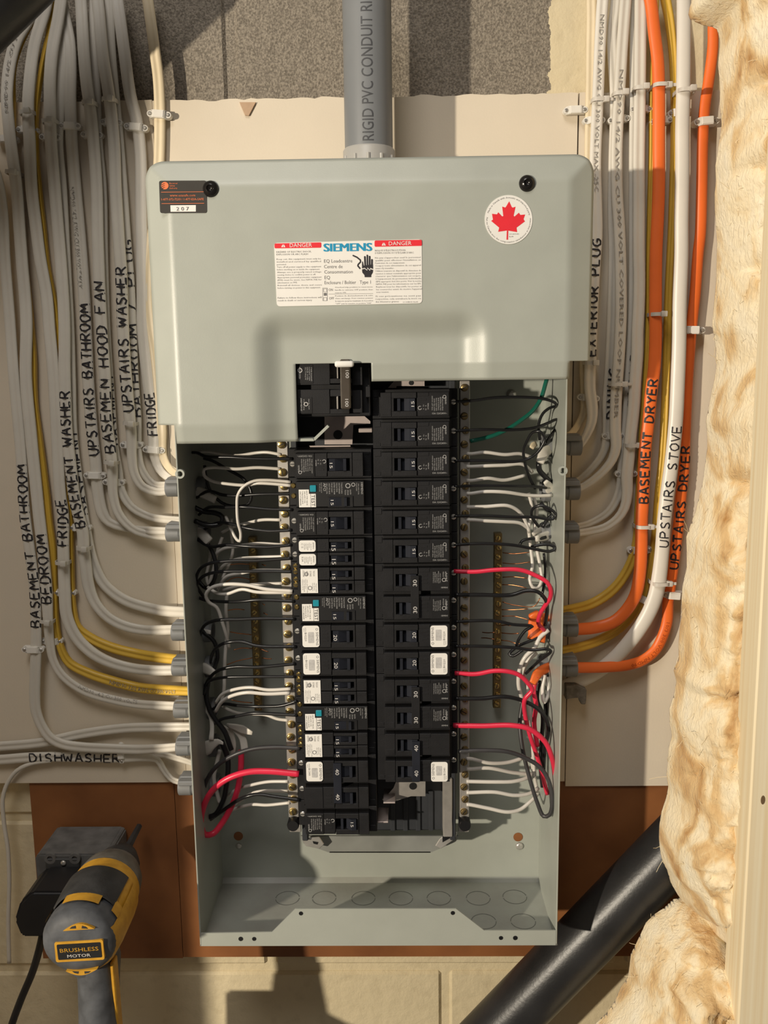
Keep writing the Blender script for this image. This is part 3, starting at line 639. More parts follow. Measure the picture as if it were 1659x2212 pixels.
clip(63, 283, 'white clip behind the top of the left FRIDGE cable', rot=.05, hs=1.1, group=LG)
clip(20, 303, 'white clip behind the top of the BEDROOM cable', rot=.05, hs=1.1, group=LG)
clip(335, 971, 'white clip over the FRIDGE cable beside the panel cover, below the word', rot=.08, hs=1.1, group=LG)
clip(287, 960, 'white clip behind the foot of the UPSTAIRS WASHER cable', rot=0, wpx=50, hs=1.1, group=LG)
clip(208, 1026, 'white clip over the UPSTAIRS BATHROOM cable, below the words', rot=.03, hs=1.1, group=LG)
clip(249, 1040, 'white clip behind the foot of the BASEMEN HOOD FAN cable', rot=.03, hs=1.1, group=LG)
clip(176, 1138, 'white clip behind the BASEMENT WASHER cable, below the words', rot=.02, hs=1.1, group=LG)
clip(144, 1278, 'white clip behind the left FRIDGE cable, below the word', rot=.02, hs=1.1, group=LG)
clip(75, 1400, 'white clip over the BASEMENT BATHROOM cable, below the words', Y=-.008, rot=.02, hs=1.1, group=LG)
clip(115, 1382, 'white clip behind the BEDROOM cable, where it turns towards the panel', rot=.02, hs=1.1, group=LG)
clip(264, 1624, 'white clip pinning the cables just right of the word DISHWASHER', rot=1.5, wpx=44, hs=1.1, group=LG)
clip(1241, 241, 'white clip above the right corner of the panel cover, left of the EXTERIOR PLUG cable', rot=-.03, wpx=52, hs=1.1, group=RG_)
clip(1281, 263, 'white clip behind the top of the EXTERIOR PLUG cable', rot=-.03, group=RG_, hs=1.1)
clip(1334, 261, 'white clip behind the top of the printed white cable on the right', rot=-.12, group=RG_, hs=1.1)
clip(1382, 239, 'white clip behind the top of the plain white cable left of the orange ones', rot=0, group=RG_, hs=1.1)
clip(1425, 264, 'white clip behind the top of the orange BASEMENT DRYER cable', rot=-.12, wpx=50, group=RG_, hs=1.1)
clip(1464, 245, 'white clip behind the top of the thick white UPSTAIRS STOVE cable', rot=-.15, wpx=50, group=RG_, hs=1.1)
clip(1519, 268, 'white clip over the orange UPSTAIRS DRYER cable near the top of the insulation', rot=-.06, wpx=54, hs=2.0, group=RG_)
clip(1489, 714, 'white clip beside the UPSTAIRS STOVE cable at mid height, over the UPSTAIRS DRYER cable', rot=.03, wpx=54, hs=2.0, group=RG_)
clip(1269, 859, 'white clip behind the EXTERIOR PLUG cable below the panel cover', rot=.1, group=RG_, hs=1.1)
clip(1322, 941, 'white clip behind the foot of the printed white cable on the right', rot=0, group=RG_, hs=1.1)
clip(1350, 1022, 'white clip behind the foot of the plain white cable left of the BASEMENT DRYER words', rot=0, group=RG_, hs=1.1)
clip(1380, 1186, 'white clip behind the foot of the orange BASEMENT DRYER cable', rot=-.03, wpx=54, group=RG_, hs=1.1)
clip(1390, 1294, 'white clip over the yellow cable that passes under the bend of the BASEMENT DRYER cable', rot=.5, wpx=50, group=RG_, hs=1.25)
clip(1450, 1281, 'white clip over the UPSTAIRS DRYER cable, below the words', rot=.08, wpx=50, hs=2.0, group=RG_)
def tie(x, y, label, wpx, Y, dep, head=0, rot=0.0, group='cable ties', m=NYLONT):
    p = at(x, y, Y); k = mpp(x, y, Y); a, b = wpx*k/2, dep/2
    r = empty('cable_tie', p, label, 'cable tie', group); r.rotation_euler = (0, rot, 0)
    bm = bmesh.new(); n = 28; rings = []
    for i in range(n):
        t = 2*math.pi*i/n; c, s = math.cos(t), math.sin(t)
        c_, s_ = math.copysign(abs(c)**.6, c), math.copysign(abs(s)**.6, s)
        rings.append([bm.verts.new((c_*(a+e), s_*(b+e), z)) for e, z in ((0, -.0018), (.0009, -.0018), (.0009, .0018), (0, .0018))])
    for i in range(n):
        A, B = rings[i], rings[(i+1) % n]
        for q in range(4): bm.faces.new((A[q], A[(q+1) % 4], B[(q+1) % 4], B[q]))
    mesh_obj('band', bm, m, r, smooth=True, smooth_angle=.5)
    bm = bmesh.new(); hx = a*(1.0 if head > 0 else -1.0 if head < 0 else .5); hy = -b-.001 if head == 0 else -b*.6
    box(bm, hx-.003, hx+.003, hy-.004, hy+.001, -.0028, .0028, .0008, 2)
    if head: box(bm, hx+(.003 if head > 0 else -.003)-.004, hx+(.003 if head > 0 else -.003)+.004, hy-.0022, hy-.0008, -.0015, .0015, .0003)
    mesh_obj('head', bm, m, r, smooth=True, smooth_angle=.5)
LT, RT_ = 'cable ties on the left', 'cable ties on the right'
JT = mat('tie_same', (0.60, 0.565, 0.50), .4)
for x, y, wp, rot, txt in ((31, 375, 28, .15, 'round the BEDROOM cable near its top'), (61, 246, 28, -.05, 'round the left FRIDGE cable above its clip'), (110, 265, 29, 0, 'round the BASEMENT WASHER cable above its clip'), (196, 226, 29, .1, 'round the BASEMEN HOOD FAN cable above its clip'), (239, 219, 29, .1, 'round the UPSTAIRS WASHER cable above its clip'), (242, 998, 27, .1, 'round the BASEMEN HOOD FAN cable below the words'), (283, 914, 27, .1, 'round the UPSTAIRS WASHER cable below the words'), (138, 1213, 28, 0, 'round the left FRIDGE cable below the word'), (183, 1182, 27, .05, 'round the BASEMENT WASHER cable below its clip'), (104, 1339, 27, .1, 'round the BEDROOM cable below the word')):
    tie(x, y, 'milky plastic tie '+txt, wp, -.0095, .0175, 0, rot, LT, JT)
for x, y, wp, hd, Y, dep, txt in ((1292, 219, 28, 1, -.009, .018, 'round the EXTERIOR PLUG cable above its clip'), (1338, 206, 29, 0, -.009, .018, 'round the printed white cable above its clip'), (1382, 194, 29, 0, -.009, .018, 'round the plain white cable near the top right'), (1423, 190, 32, 1, -.0115, .026, 'round the top of the BASEMENT DRYER cable'), (1476, 202, 36, 0, -.0135, .03, 'round the top of the UPSTAIRS STOVE cable'), (1417, 680, 31, 0, -.0115, .026, 'round the BASEMENT DRYER cable at mid height'), (1331, 830, 29, 1, -.009, .018, 'round the printed white cable at mid height'), (1363, 961, 28, 1, -.009, .018, 'round the plain white cable just left of the BASEMENT DRYER words'), (1275, 784, 28, 0, -.009, .018, 'round the EXTERIOR PLUG cable below the words'), (1386, 1135, 31, 1, -.0115, .026, 'round the BASEMENT DRYER cable below the words'), (1422, 1256, 36, 1, -.0135, .03, 'round the UPSTAIRS STOVE cable below the words')):
    tie(x, y, 'milky plastic tie '+txt, wp, Y, dep, hd, 0, RT_, NYLONT)
# ------------------------------------------------------------------ the panel box
ZT = at(800, 352, -D).z
enc = empty('panel_enclosure', (W/2, 0, 0), 'open grey metal panel box screwed to the wall, holding breakers and wires', 'electrical panel')
def E_(name, bm, m, **k):
    o = mesh_obj(name, bm, m, **k); o.parent = enc; o.matrix_parent_inverse = Matrix.Translation((-W/2, 0, 0)); return o
T = 0.0014
bm = bmesh.new(); box(bm, 0, W, -T, 0, 0, ZT); E_('back_panel', bm, GREY)
def side(x0, x1, s):
    bm = bmesh.new(); box(bm, x0, x1, -D, 0, 0, ZT, .0004)
    return E_('side_panel', bm, GREY)
side(0, T, 1); side(W-T, W, -1)
bm = bmesh.new(); box(bm, 0, W, -D, 0, ZT-T, ZT); E_('top_panel', bm, GREY)
bm = bmesh.new(); box(bm, 0, W, -D, 0, 0, T)
# slight bend where the bottom meets the back
prism(bm, [Vector((T, -T, .006)), Vector((T, -T, T)), Vector((T, -.006, T))], (0, 0, 0), (W-2*T, 0, 0)); E_('bottom_panel', bm, mat('dusty_enamel', (.39, .405, .36), .45, 0, 0, 22, .05, 300, col2=(.33, .325, .29)))
lip = [(434, 2044), (436, 2016), (588, 2013), (638, 1963), (985, 1963), (1046, 2010), (1196, 2010), (1203, 2044)]
bm = bmesh.new(); LP = [at(x, y, -D) for x, y in lip]
LP[0].z = LP[-1].z = 0.0; LP[0].x = LP[1].x = .0015; LP[-1].x = LP[-2].x = W-.0015
prism(bm, LP, (0, -.0002, 0), (0, .0012, 0)); lp = E_('front_lip', bm, GREY)
for x, y, r in ((520, 2028, 5), (549, 2028, 4.5), (650, 1973, 4.5), (978, 1972, 4.5), (1082, 2026, 4.5), (1113, 2026, 5)):
    bm = bmesh.new(); p = at(x, y, -D-.0003); cyl(bm, p, p+Vector((0, -.0003, 0)), r*mpp(x, y, -D), n=16)
    o = mesh_obj('hole', bm, BLKV); o.parent = lp
for y0, xs_ in ((1940, (621, 700, 785, 866, 948, 1033)), (1990, (1045, 1130)), (1937, (1112,))):
    for x in xs_:
        d = RT*((x-CX)/FPX)+UP*(-(y0-CY)/FPX)+FW; t = (T+.0002-CAM.z)/d.z; p = CAM+d*t
        bm = bmesh.new(); n = 32; R0, R1 = .0125, .0133
        for i in range(n):
            if i in (0, 16): continue
            q = [2*math.pi*i/n, 2*math.pi*(i+1)/n]
            vs = [bm.verts.new(p+Vector((r*math.cos(a), r*math.sin(a), 0))) for a, r in ((q[0], R0), (q[1], R0), (q[1], R1), (q[0], R1))]; bm.faces.new(vs)
        E_('knockout', bm, mat('knockout_line', (.16, .165, .145), .5))
for x, y in ((515, 1806), (1119, 1808)):
    p = at(x, y, -T-.0002); bm = bmesh.new(); cyl(bm, p, p+Vector((0, -.0004, 0)), .0052, n=20); E_('keyhole', bm, PLY)
def screw_mesh(bm, p, r, d=(0, -1, 0), dome=.5):
    lathe(bm, p, d, [(0, r), (r*.25, r*.97), (r*.5, r*.75), (r*.62, r*.35), (r*.6, r*.12)], 18)
for x, y, r in ((516, 1827, .0034), (1122, 1827, .0045), (1105, 852, .0052)):
    bm = bmesh.new(); screw_mesh(bm, at(x, y, -T), r); E_('mounting_screw', bm, STEEL, smooth=True)
for x, y, sx in ((386, 1024, 1), (1217, 1017, -1)):
    p = at(x, y, -D); p.x = .003 if sx > 0 else W-.003
    bm = bmesh.new(); n = 20
    for (r0, r1) in ((.0026, .0044),):
        ring = []
        for i in range(n):
            t = 2*math.pi*i/n
            ring.append([bm.verts.new(p+Vector((r*math.cos(t), y_, r*math.sin(t)))) for r, y_ in ((r0, 0), (r1, 0), (r1, .004), (r0, .012))])
        for i in range(n):
            A, B = ring[i], ring[(i+1) % n]
            for q in range(4): bm.faces.new((A[q], A[(q+1) % 4], B[(q+1) % 4], B[q]))
    E_('screw_tab', bm, GREY)

# ------------------------------------------------------------------ bus base, bars
def thing_box(name, bm, m, label, cat, **k): return tag(mesh_obj(name, bm, m, **k), label, cat)
YF = -0.110
xb = (at(803, 842, YF).x+at(812, 1640, YF).x)/2
z_top = at(803, 842, YF).z; z_bot = at(820, 1697, YF).z; PIT = (z_top-z_bot)/14; U = PIT/61.0
YBASE = -0.05
bus = empty('bus_assembly', (xb, -.002, 0.4), 'black breaker base with bare metal bus plates, behind both columns of breakers', 'bus base')
def B_(name, bm, m, **k):
    o = mesh_obj(name, bm, m, **k); o.parent = bus; o.matrix_parent_inverse = Matrix.Translation((-xb, .002, -.4)); return o
zb0 = at(820, 1806, -.06).z; zt0 = at(800, 770, -.06).z
bm = bmesh.new(); box(bm, xb-.080, xb+.080, YBASE, -.012, zb0, zt0, .002)
for i in range(5): 
    x0 = xb+.012+i*.0135; box(bm, x0, x0+.005, YBASE-.0022, YBASE, zb0+.001, zb0+.046, .0006)
box(bm, xb-.08, xb-.074, YBASE-.02, YBASE, zb0, zt0, .001); box(bm, xb+.074, xb+.08, YBASE-.02, YBASE, zb0, zt0, .001)
B_('base', bm, BASEP)
Yt = -.074
def plate(poly, Y, m, name='bus_plate', th=.003):
    bm = bmesh.new(); prism(bm, [at(x, y, Y) for x, y in poly], (0, 0, 0), (0, th, 0)); return B_(name, bm, m)
def dot(x, y, r, Y, m, name):
    bm = bmesh.new(); p = at(x, y, Y); cyl(bm, p, p+Vector((0, -.0004, 0)), r*mpp(x, y, Y), n=24); return B_(name, bm, m)
plate([(701, 960), (701, 897), (785, 897), (800, 910), (800, 915), (763, 918), (761, 960)], Yt, TIN); dot(730, 939, 10, Yt-.0003, BLKV, 'bolt_hole')
plate([(668, 963), (672, 968), (757, 970), (757, 962)], Yt+.006, TIN)
plate([(838, 838), (852, 822), (852, 812), (917, 812), (917, 834), (857, 834), (856, 838)], Yt, TIN); dot(888, 827, 5, Yt-.0003, BLKV, 'bolt_hole')
plate([(826, 1727), (836, 1718), (850, 1702), (858, 1682), (919, 1682), (919, 1720), (888, 1720), (868, 1726), (850, 1732), (830, 1732)], Yt, ALU); dot(892, 1698, 8, Yt-.0003, BLKV, 'bolt_hole')
bm = bmesh.new(); a = at(828, 1733, -.092); box(bm, a.x, a.x+.012, a.y, a.y+.03, a.z-.0015, a.z, .0003); B_('bus_stab', bm, TIN)
bm = bmesh.new(); a = at(815, 1775, -.092); box(bm, a.x, a.x+.011, a.y, a.y+.03, a.z-.0015, a.z, .0003); B_('bus_stab', bm, TIN)
bm = bmesh.new(); a = at(957, 1680, -.07); b = at(977, 1806, -.07); box(bm, a.x, b.x, -.072, -.05, b.z, a.z, .0006); B_('mounting_rail', bm, ALU)
bm = bmesh.new(); a = at(775, 925, -.08); box(bm, a.x, a.x+.013, -.084, -.05, a.z-.004, a.z, .0005); B_('bus_stab', bm, TIN)

# shiny bracket under the columns
YR = -.055
bm = bmesh.new()
pts = [(650, 1806), (990, 1806), (985, 1818), (930, 1842), (712, 1842), (655, 1822)]
prism(bm, [at(x, y, YR) for x, y in pts], (0, 0, 0), (0, .002, 0))
a, b = at(712, 1842, YR), at(930, 1842, YR)
prism(bm, [a, b, b+Vector((0, .02, .006)), a+Vector((0, .02, .006))], (0, 0, 0), (0, 0, .0012))
br = thing_box('support_bracket', bm, mat('dull_zinc', (.42, .43, .40), .35, .45, .12, 30), 'folded shiny metal bracket under the breaker columns', 'bracket')
for P4 in ([(652, 1812), (690, 1808), (700, 1824), (690, 1834), (660, 1828)], [(940, 1828), (950, 1812), (975, 1796), (988, 1798), (984, 1812), (952, 1834)]):
    bm = bmesh.new(); prism(bm, [at(x, y, YR-.010) for x, y in P4], (0, 0, 0), (0, .0015, 0))
    bmesh.ops.bevel(bm, geom=bm.edges[:], offset=.0006, segments=1, affect='EDGES')
    ear = mesh_obj('bracket_ear', bm, STEEL, br)
    cxp = sum(q[0] for q in P4)/len(P4); cyp = sum(q[1] for q in P4)/len(P4); sg = 1 if cxp < 800 else -1
    bm = bmesh.new(); ps = [(cxp-9, cyp-3+4*sg), (cxp+9, cyp-3-6*(-sg)), (cxp+9, cyp+2+6*sg), (cxp-9, cyp+3+3*-sg)] if sg < 0 else [(cxp-3, cyp-4), (cxp+9, cyp-2), (cxp+7, cyp+3), (cxp-1, cyp+1)]
    prism(bm, [at(x, y, YR-.0103) for x, y in ps], (0, 0, 0), (0, -.0003, 0)); mesh_obj('slot', bm, BLKV, ear)

def bar(name, label, x0, y0, x1, y1, wpx, Y, dep, m, ms, pitch_px, r, cap=True, first_y=None, slot=True):
    p0, p1 = at(x0, y0, Y), at(x1, y1, Y); xm = (p0.x+p1.x)/2; hw_ = wpx*mpp(x0, (y0+y1)/2, Y)/2
    R = empty(name, (xm, Y+dep, p1.z), label, 'terminal bar')
    bm = bmesh.new(); box(bm, -hw_, hw_, -dep, 0, 0, p0.z-p1.z, .0006); mesh_obj('bar', bm, m, R)
    n = int(round((y1-y0)/pitch_px)); src = None
    for i in range(n):
        z = (p0.z-p1.z)*(1-(i+.5)/n); off = hw_*.12*(1 if i % 2 else -1); tilt = random.uniform(0, 3.1)
        if i % 2 == 0 or src is None or True:
            if src is None:
                bm = bmesh.new(); lathe(bm, (0, 0, 0), (0, -1, 0), [(0, r), (r*.35, r), (r*.6, r*.85), (r*.7, r*.6)], 20)
                s0 = mesh_obj('screw', bm, ms, R, smooth=True, smooth_angle=.6)
                bm = bmesh.new(); box(bm, -r*.72, r*.72, -r*.74, -r*.66, -r*.11, r*.11); sl = mesh_obj('slot', bm, BLKV, s0)
                src = s0; o = s0
            else:
                o = src.copy(); COL.objects.link(o); o.parent = R
                d_ = src.children[0].copy(); COL.objects.link(d_); d_.parent = o
            o.location = (off, -dep, z); o.rotation_euler = (0, tilt, 0)
    bm = bmesh.new()
    if cap:
        rc_ = 13*mpp(x1, y1, Y); lathe(bm, (0, -dep+.006, -rc_*.7), (0, -1, 0), [(0, rc_*.95), (.014, rc_), (.016, rc_*.9)], 24); mesh_obj('mounting_cap', bm, BLKV, R, smooth=True, smooth_angle=.6)
        bm = bmesh.new(); box(bm, -hw_*1.15, hw_*1.15, -dep+.012, 0, -.022, .0, .0006); mesh_obj('bar_foot', bm, ALU, R)
    return R
bar('neutral_bar', 'silver neutral bar with brass screws left of the breakers', 611, 945, 633, 1766, 23, -.068, .010, ALU, BRASS, 28.3, .0040)
bar('neutral_bar', 'silver neutral bar with brass screws right of the breakers', 1005, 822, 1002.5, 1766, 21, -.068, .010, ALU, BRASSD, 28.6, .0037)
bar('ground_bar', 'brass ground bar on the back of the box, left of the breakers', 546, 1160, 556, 1536, 17, -.020, .010, BRASSD, BRASS, 18.5, .0030, cap=False)
bar('ground_bar', 'brass ground bar on the back of the box, right of the breakers', 1079, 1152, 1071, 1530, 17, -.020, .010, BRASSD, BRASS, 19.5, .0030, cap=False)

# ------------------------------------------------------------------ breakers
def hU(v): return -v*U            # outwards
def ubox(bm, a0, a1, b0, b1, h0, h1, bev=.8, H=61.0): box(bm, a0*U, a1*U, hU(h1), hU(h0), (b0-H/2)*U, (b1-H/2)*U, bev*U)
def utext(bm, body, a, b, wd, cap, h, H=61.0, res=1, bold=0.0, rot=True):
    if rot: put_text(bm, body, (a*U, hU(h), (b-H/2)*U), (0, 0, 1), (-1, 0, 0), wd*U, cap*U, res, bold)
    else: put_text(bm, body, (a*U, hU(h), (b-H/2)*U), (1, 0, 0), (0, 0, 1), wd*U, cap*U, res, bold)
HT = (YBASE-YF)/U          # face height in units
h1, h2, h3, ht = HT*.80, HT*.97, HT, HT*.58
def case(H, poles, split=None, recess=True):
    bm = bmesh.new()
    ubox(bm, 1, 160, .6, H-.6, 0, h1, .9, H); ubox(bm, 158, 178, .6, H-.6, 0, ht, .9, H); ubox(bm, 158, 163, 2, H-2, ht-2, h1-6, .6, H)
    ubox(bm, 4, 17, H-16, H-4, h1-.5, h1+1.2, .5, H); ubox(bm, 5, 16, 5, 12, h1-.5, h1+.8, .4, H)
    for b0, b1 in poles:
        m_ = (b1-b0)/49.0; ra, rb = b0+11*m_, b1-12*m_
        ubox(bm, 18, 40, b0, b1, h1-1, h2, .8, H); ubox(bm, 92, 118, b0, b1, h1-1, h2-1.5, .8, H); ubox(bm, 117.5, 157.5, b0, b1, h1-1, h2, .8, H)
        ubox(bm, 40.5, 91, b0, ra, h1-1, h2+1.5, .7, H); ubox(bm, 40.5, 91, rb, b1, h1-1, h2+1.5, .7, H); ubox(bm, 40.5, 45, ra-.5, rb+.5, h1-1, h2+1.5, .5, H)
        ubox(bm, 93, 116, b1-8*m_, b1-1, h2-2, h2-.6, .3, H); ubox(bm, 20, 38, b0+4*m_, b0+15*m_, h2-.6, h2+.5, .3, H)
        for q in range(3): ubox(bm, 99, 112, b0+(16+q*8)*m_, b0+(20+q*8)*m_, h2-2, h2-1.0, .2, H)
    for s in range(1, int(round(H/61.0))): ubox(bm, 1, 160, s*61-.4, s*61+.4, h1-.5, h1+.3, .1, H)
    return bm
def lever(H, b0, b1, off=False, m_=1.0):
    bm = bmesh.new(); ra, rb = b0+11*m_+.6, b1-12*m_-.6
    if not off:
        ubox(bm, 52, 58.5, ra, rb, h1-4, h2+5, .7, H)
        box_pts = [(58, h2-8), (76, h2+1.0), (88, h2+2.2), (88, h1-4), (58, h1-4)]
    else:
        ubox(bm, 74, 80, ra, rb, h1-4, h2+1, .7, H)
        box_pts = [(46, h1-4), (46, h2+6), (56, h2+7), (68, h2-4), (68, h1-4)]
    prism(bm, [Vector((a*U, hU(h), 0)) for a, h in box_pts], (0, 0, (ra-H/2)*U), (0, 0, (rb-H/2)*U))
    return bm
FINE = ['TYPE QPF 120/240V', 'HACR TYPE 10kA IR', 'SWD 60/75C CU/AL', 'TORQUE 25 LB-IN', 'CIRCUIT BREAKER', 'DISJONCTEUR', 'LISTED E10848']
def fine(bm, a0, a1, b0, b1, h, n, H, seed=0):
    rn = random.Random(seed)
    for i in range(n): utext(bm, FINE[(i+seed) % len(FINE)], a0+(a1-a0)*(i+.8)/n, b0+rn.uniform(0, 2), (b1-b0)*rn.uniform(.7, 1), (a1-a0)/n*.52, h, H)
def ringmark(bm, a, b, r, h, H):
    n = 20
    vs = [[bm.verts.new((( a+q*math.cos(2*math.pi*i/n))*U, hU(h), (b-H/2+q*math.sin(2*math.pi*i/n))*U)) for q in (r*.72, r)] for i in range(n)]
    for i in range(n): bm.faces.new((vs[i][0], vs[i][1], vs[(i+1) % n][1], vs[(i+1) % n][0]))
def rplate(bm, a0, a1, b0, b1, h0, h, r, H):
    pts = [Vector((((a0+a1)/2+x)*U, hU(h0), ((b0+b1)/2+z-H/2)*U)) for x, z in rrect(a1-a0, b1-b0, r)]
    prism(bm, pts, (0, 0, 0), (0, hU(h-h0), 0))
def newb(H, name='circuit_breaker'):
    r = empty(name, (0, 0, 0)); return r
def common(r, H, poles, nums, plates, terms, off=False, bold=0.0, capn=7, dark=False, tb=None):
    mesh_obj('case', case(H, poles), BLK2, r)
    for b0, b1 in poles:
        m_ = (b1-b0)/49.0
        l = mesh_obj('switch_handle', lever(H, b0, b1, off, m_), BLKH, r)
    bm = bmesh.new()
    for (b, txt, wd) in nums: utext(bm, txt, 86.5 if not off else 58, b, wd, capn, h2+2.6 if not off else h2+7.3, H, 3, bold)
    if not tb: flat_obj('rating_number', bm, INKW, r)
    else: bm.free()
    for b in terms:
        bm = bmesh.new(); p = (169*U, hU(ht-1), (b-H/2)*U)
        lathe(bm, p, (0, -1, 0), [(0, 6.2*U), (2.5*U, 6*U), (4*U, 4.4*U), (4.2*U, 1.5*U)], 16); ts = mesh_obj('terminal_screw', bm, BRASS if len(terms) > 2 else STEEL, r, smooth=True, smooth_angle=.6)
        bm = bmesh.new(); box(bm, 164*U, 174*U, hU(ht+3.8), hU(ht+2.6), (b-.9-H/2)*U, (b+.9-H/2)*U); mesh_obj('slot', bm, BLKV, ts)
def dark_label(r, H, b0, seed=0, bb=None):
    bm = bmesh.new(); ubox(bm, 119, 156.5, b0+1, b0+47, h2-.4, h2+.5, .3, H); L_ = mesh_obj('rating_label', bm, BLK, r)
    bm = bmesh.new(); fine(bm, 121, 146, b0+10, b0+42, h2+.8, 6, H, seed); utext(bm, 'SIEMENS', 152, b0+24, 14, 3.0, h2+.8, H); ringmark(bm, 148, b0+39, 3.6, h2+.8, H)
    utext(bm, '15A 120/240V~', 123, b0+4, 30, 3.4, h2+.8, H, rot=False); flat_obj('printing', bm, INKG, L_)
    bm = bmesh.new(); ringmark(bm, 98, b0+17, 4, h2-1.1, H); fine(bm, 103, 117, b0+12, b0+26, h2-1.1, 3, H, seed+2); flat_obj('side_printing', bm, INKG, r)
def round_label(r, H, b0, b1, a0=117, a1=153, brand='SIEMENS', num='B0220', big=True):
    bm = bmesh.new(); rplate(bm, a0, a1, b0, b1, h2-.3, h2+.7, 5.5, H); L_ = mesh_obj('sticker', bm, STICK, r)
    bm = bmesh.new(); w_ = b1-b0
    if big:
        utext(bm, brand, a0+7, b0+14, w_-18, 5.0, h2+1.0, H, 2, .01); ringmark(bm, a0+5, b0+8, 2.6, h2+1.0, H); utext(bm, num, a0+31, b0+15, w_-28, 4.2, h2+1.0, H, 1)
        fine(bm, a0+27, a1-2, b0+4, b0+14, h2+1.0, 2, H, 1)
    else:
        utext(bm, brand, a0+6, b0+4, w_-10, 2.8, h2+1.0, H, 1); utext(bm, num, a1-5, b0+6, w_-14, 4, h2+1.0, H, 1); fine(bm, a0+8, a1-10, b0+5, b1-4, h2+1.0, 5, H, 2)
    flat_obj('printing', bm, INKP, L_)
    if big:
        bm = bmesh.new(); rplate(bm, a0+11, a0+24, b0+14, b1-9, h2+.5, h2+.85, 2, H); mesh_obj('grey_print_block', bm, STICKG, L_)
# single pole 15 A
def b_single15(off=False):
    r = newb(61); common(r, 61, [(6, 55)], [(26, '15', 11)] if not off else [(23, '15', 11)], None, [33], off, capn=6); dark_label(r, 61, 6); return r
def b_single20():
    r = newb(61); common(r, 61, [(6, 55)], [(26, '20', 13)], None, [33], bold=0, capn=7.5); round_label(r, 61, 6, 53); return r
def b_tandem(square):
    H = 61; r = newb(H, 'tandem_breaker'); common(r, H, [(3, 29.5), (31.5, 58)], [(16, '15', 11.5), (45, '15', 11.5)], None, [10, 22, 39, 51] if square else [14, 45], bold=0, capn=6.5 if square else 8.5)
    if square:
        bm = bmesh.new(); ubox(bm, 117, 153, 5, 57, h2-.3, h2+.7, .2, H); L_ = mesh_obj('sticker', bm, STICK, r)
        bm = bmesh.new(); fine(bm, 119, 130, 34, 55, h2+1, 3, H, 0); fine(bm, 121, 150, 8, 22, h2+1, 4, H, 3); fine(bm, 138, 151, 26, 55, h2+1, 4, H, 2); ringmark(bm, 134, 46, 4.5, h2+1, H); ringmark(bm, 141, 16, 4.6, h2+1, H); ringmark(bm, 141, 16, 2.6, h2+1, H); flat_obj('printing', bm, INKP, L_)
    else:
        round_label(r, H, 5, 29, a0=120, a1=155, num='C 15', big=False); round_label(r, H, 34, 58, a0=120, a1=155, num='B1244', big=False)
    return r
def b_afci():
    H = 61; r = newb(H, 'arc_fault_breaker')
    bm = bmesh.new(); ubox(bm, 1, 160, .6, H-.6, 0, h1, .9, H); ubox(bm, 158, 178, .6, H-.6, 0, ht, .9, H); ubox(bm, 17, 158, 4, H-4, h1-1, h2-1, .9, H)
    for q in ((44, 92, 40, 42), (44, 92, 22, 23.5), (42, 44, 22, 42)): pass
    mesh_obj('case', bm, BLKV, r)
    bm = bmesh.new(); ubox(bm, 42, 92, 56, 57.5, h2-2, h2+1, .3, H); ubox(bm, 42, 92, 34.5, 36, h2-2, h2+1, .3, H); ubox(bm, 40, 42, 34.5, 57.5, h2-2, h2+1, .3, H); mesh_obj('handle_frame', bm, BLK2, r)
    bm = bmesh.new(); ubox(bm, 52, 58, 37, 55, h2-3, h2+6, .6, H); prism(bm, [Vector((a*U, hU(h), 0)) for a, h in [(58, h2-2), (76, h2+1), (89, h2+2.2), (89, h2-2)]], (0, 0, (37-H/2)*U), (0, 0, (55-H/2)*U)); mesh_obj('switch_handle', bm, BLKH, r)
    bm = bmesh.new(); utext(bm, '15', 86, 42, 11, 6, h2+2.6, H, 3); flat_obj('rating_number', bm, INKW, r)
    bm = bmesh.new(); pl = [(117, 57), (152, 57), (152, 20), (131, 20), (131, 29), (117, 29)]
    prism(bm, [Vector((a*U, hU(h2-1.2), (b-H/2)*U)) for a, b in pl], (0, 0, 0), (0, hU(1.2), 0)); L_ = mesh_obj('sticker', bm, STICK, r)
    bm = bmesh.new(); utext(bm, 'TEST', 126, 31, 24, 7, h2+.4, H, 2); fine(bm, 133, 151, 22, 54, h2+.4, 4, H, 1); ubox(bm, 127.5, 128, 29, 57, h2+.2, h2+.35, 0, H); flat_obj('printing', bm, INKB, L_)
    bm = bmesh.new(); ubox(bm, 115.5, 128.5, 11, 25, h2-1.2, h2+2.2, 1.2, H); mesh_obj('test_button', bm, TEAL, r)
    bm = bmesh.new(); utext(bm, 'SIEMENS', 23, 6, 25, 4, h2-.7, H, 1); utext(bm, 'AFCI', 101, 7, 16, 5.5, h2-.7, H, 1); fine(bm, 60, 96, 6, 32, h2-.7, 7, H, 3); ringmark(bm, 50, 13, 5.2, h2-.7, H); ringmark(bm, 39, 11, 4, h2-.7, H); fine(bm, 26, 34, 7, 30, h2-.7, 2, H, 2); fine(bm, 103, 110, 6, 28, h2-.7, 2, H, 1); fine(bm, 42, 58, 20, 31, h2-.7, 3, H, 5)
    flat_obj('face_printing', bm, INKG, r)
    for b in (40, 18):
        bm = bmesh.new(); lathe(bm, (169*U, hU(ht-1), (b-H/2)*U), (0, -1, 0), [(0, 6*U), (2.5*U, 5.6*U), (4*U, 4*U)], 16); mesh_obj('terminal_screw', bm, BRASS, r, smooth=True, smooth_angle=.6)
    return r
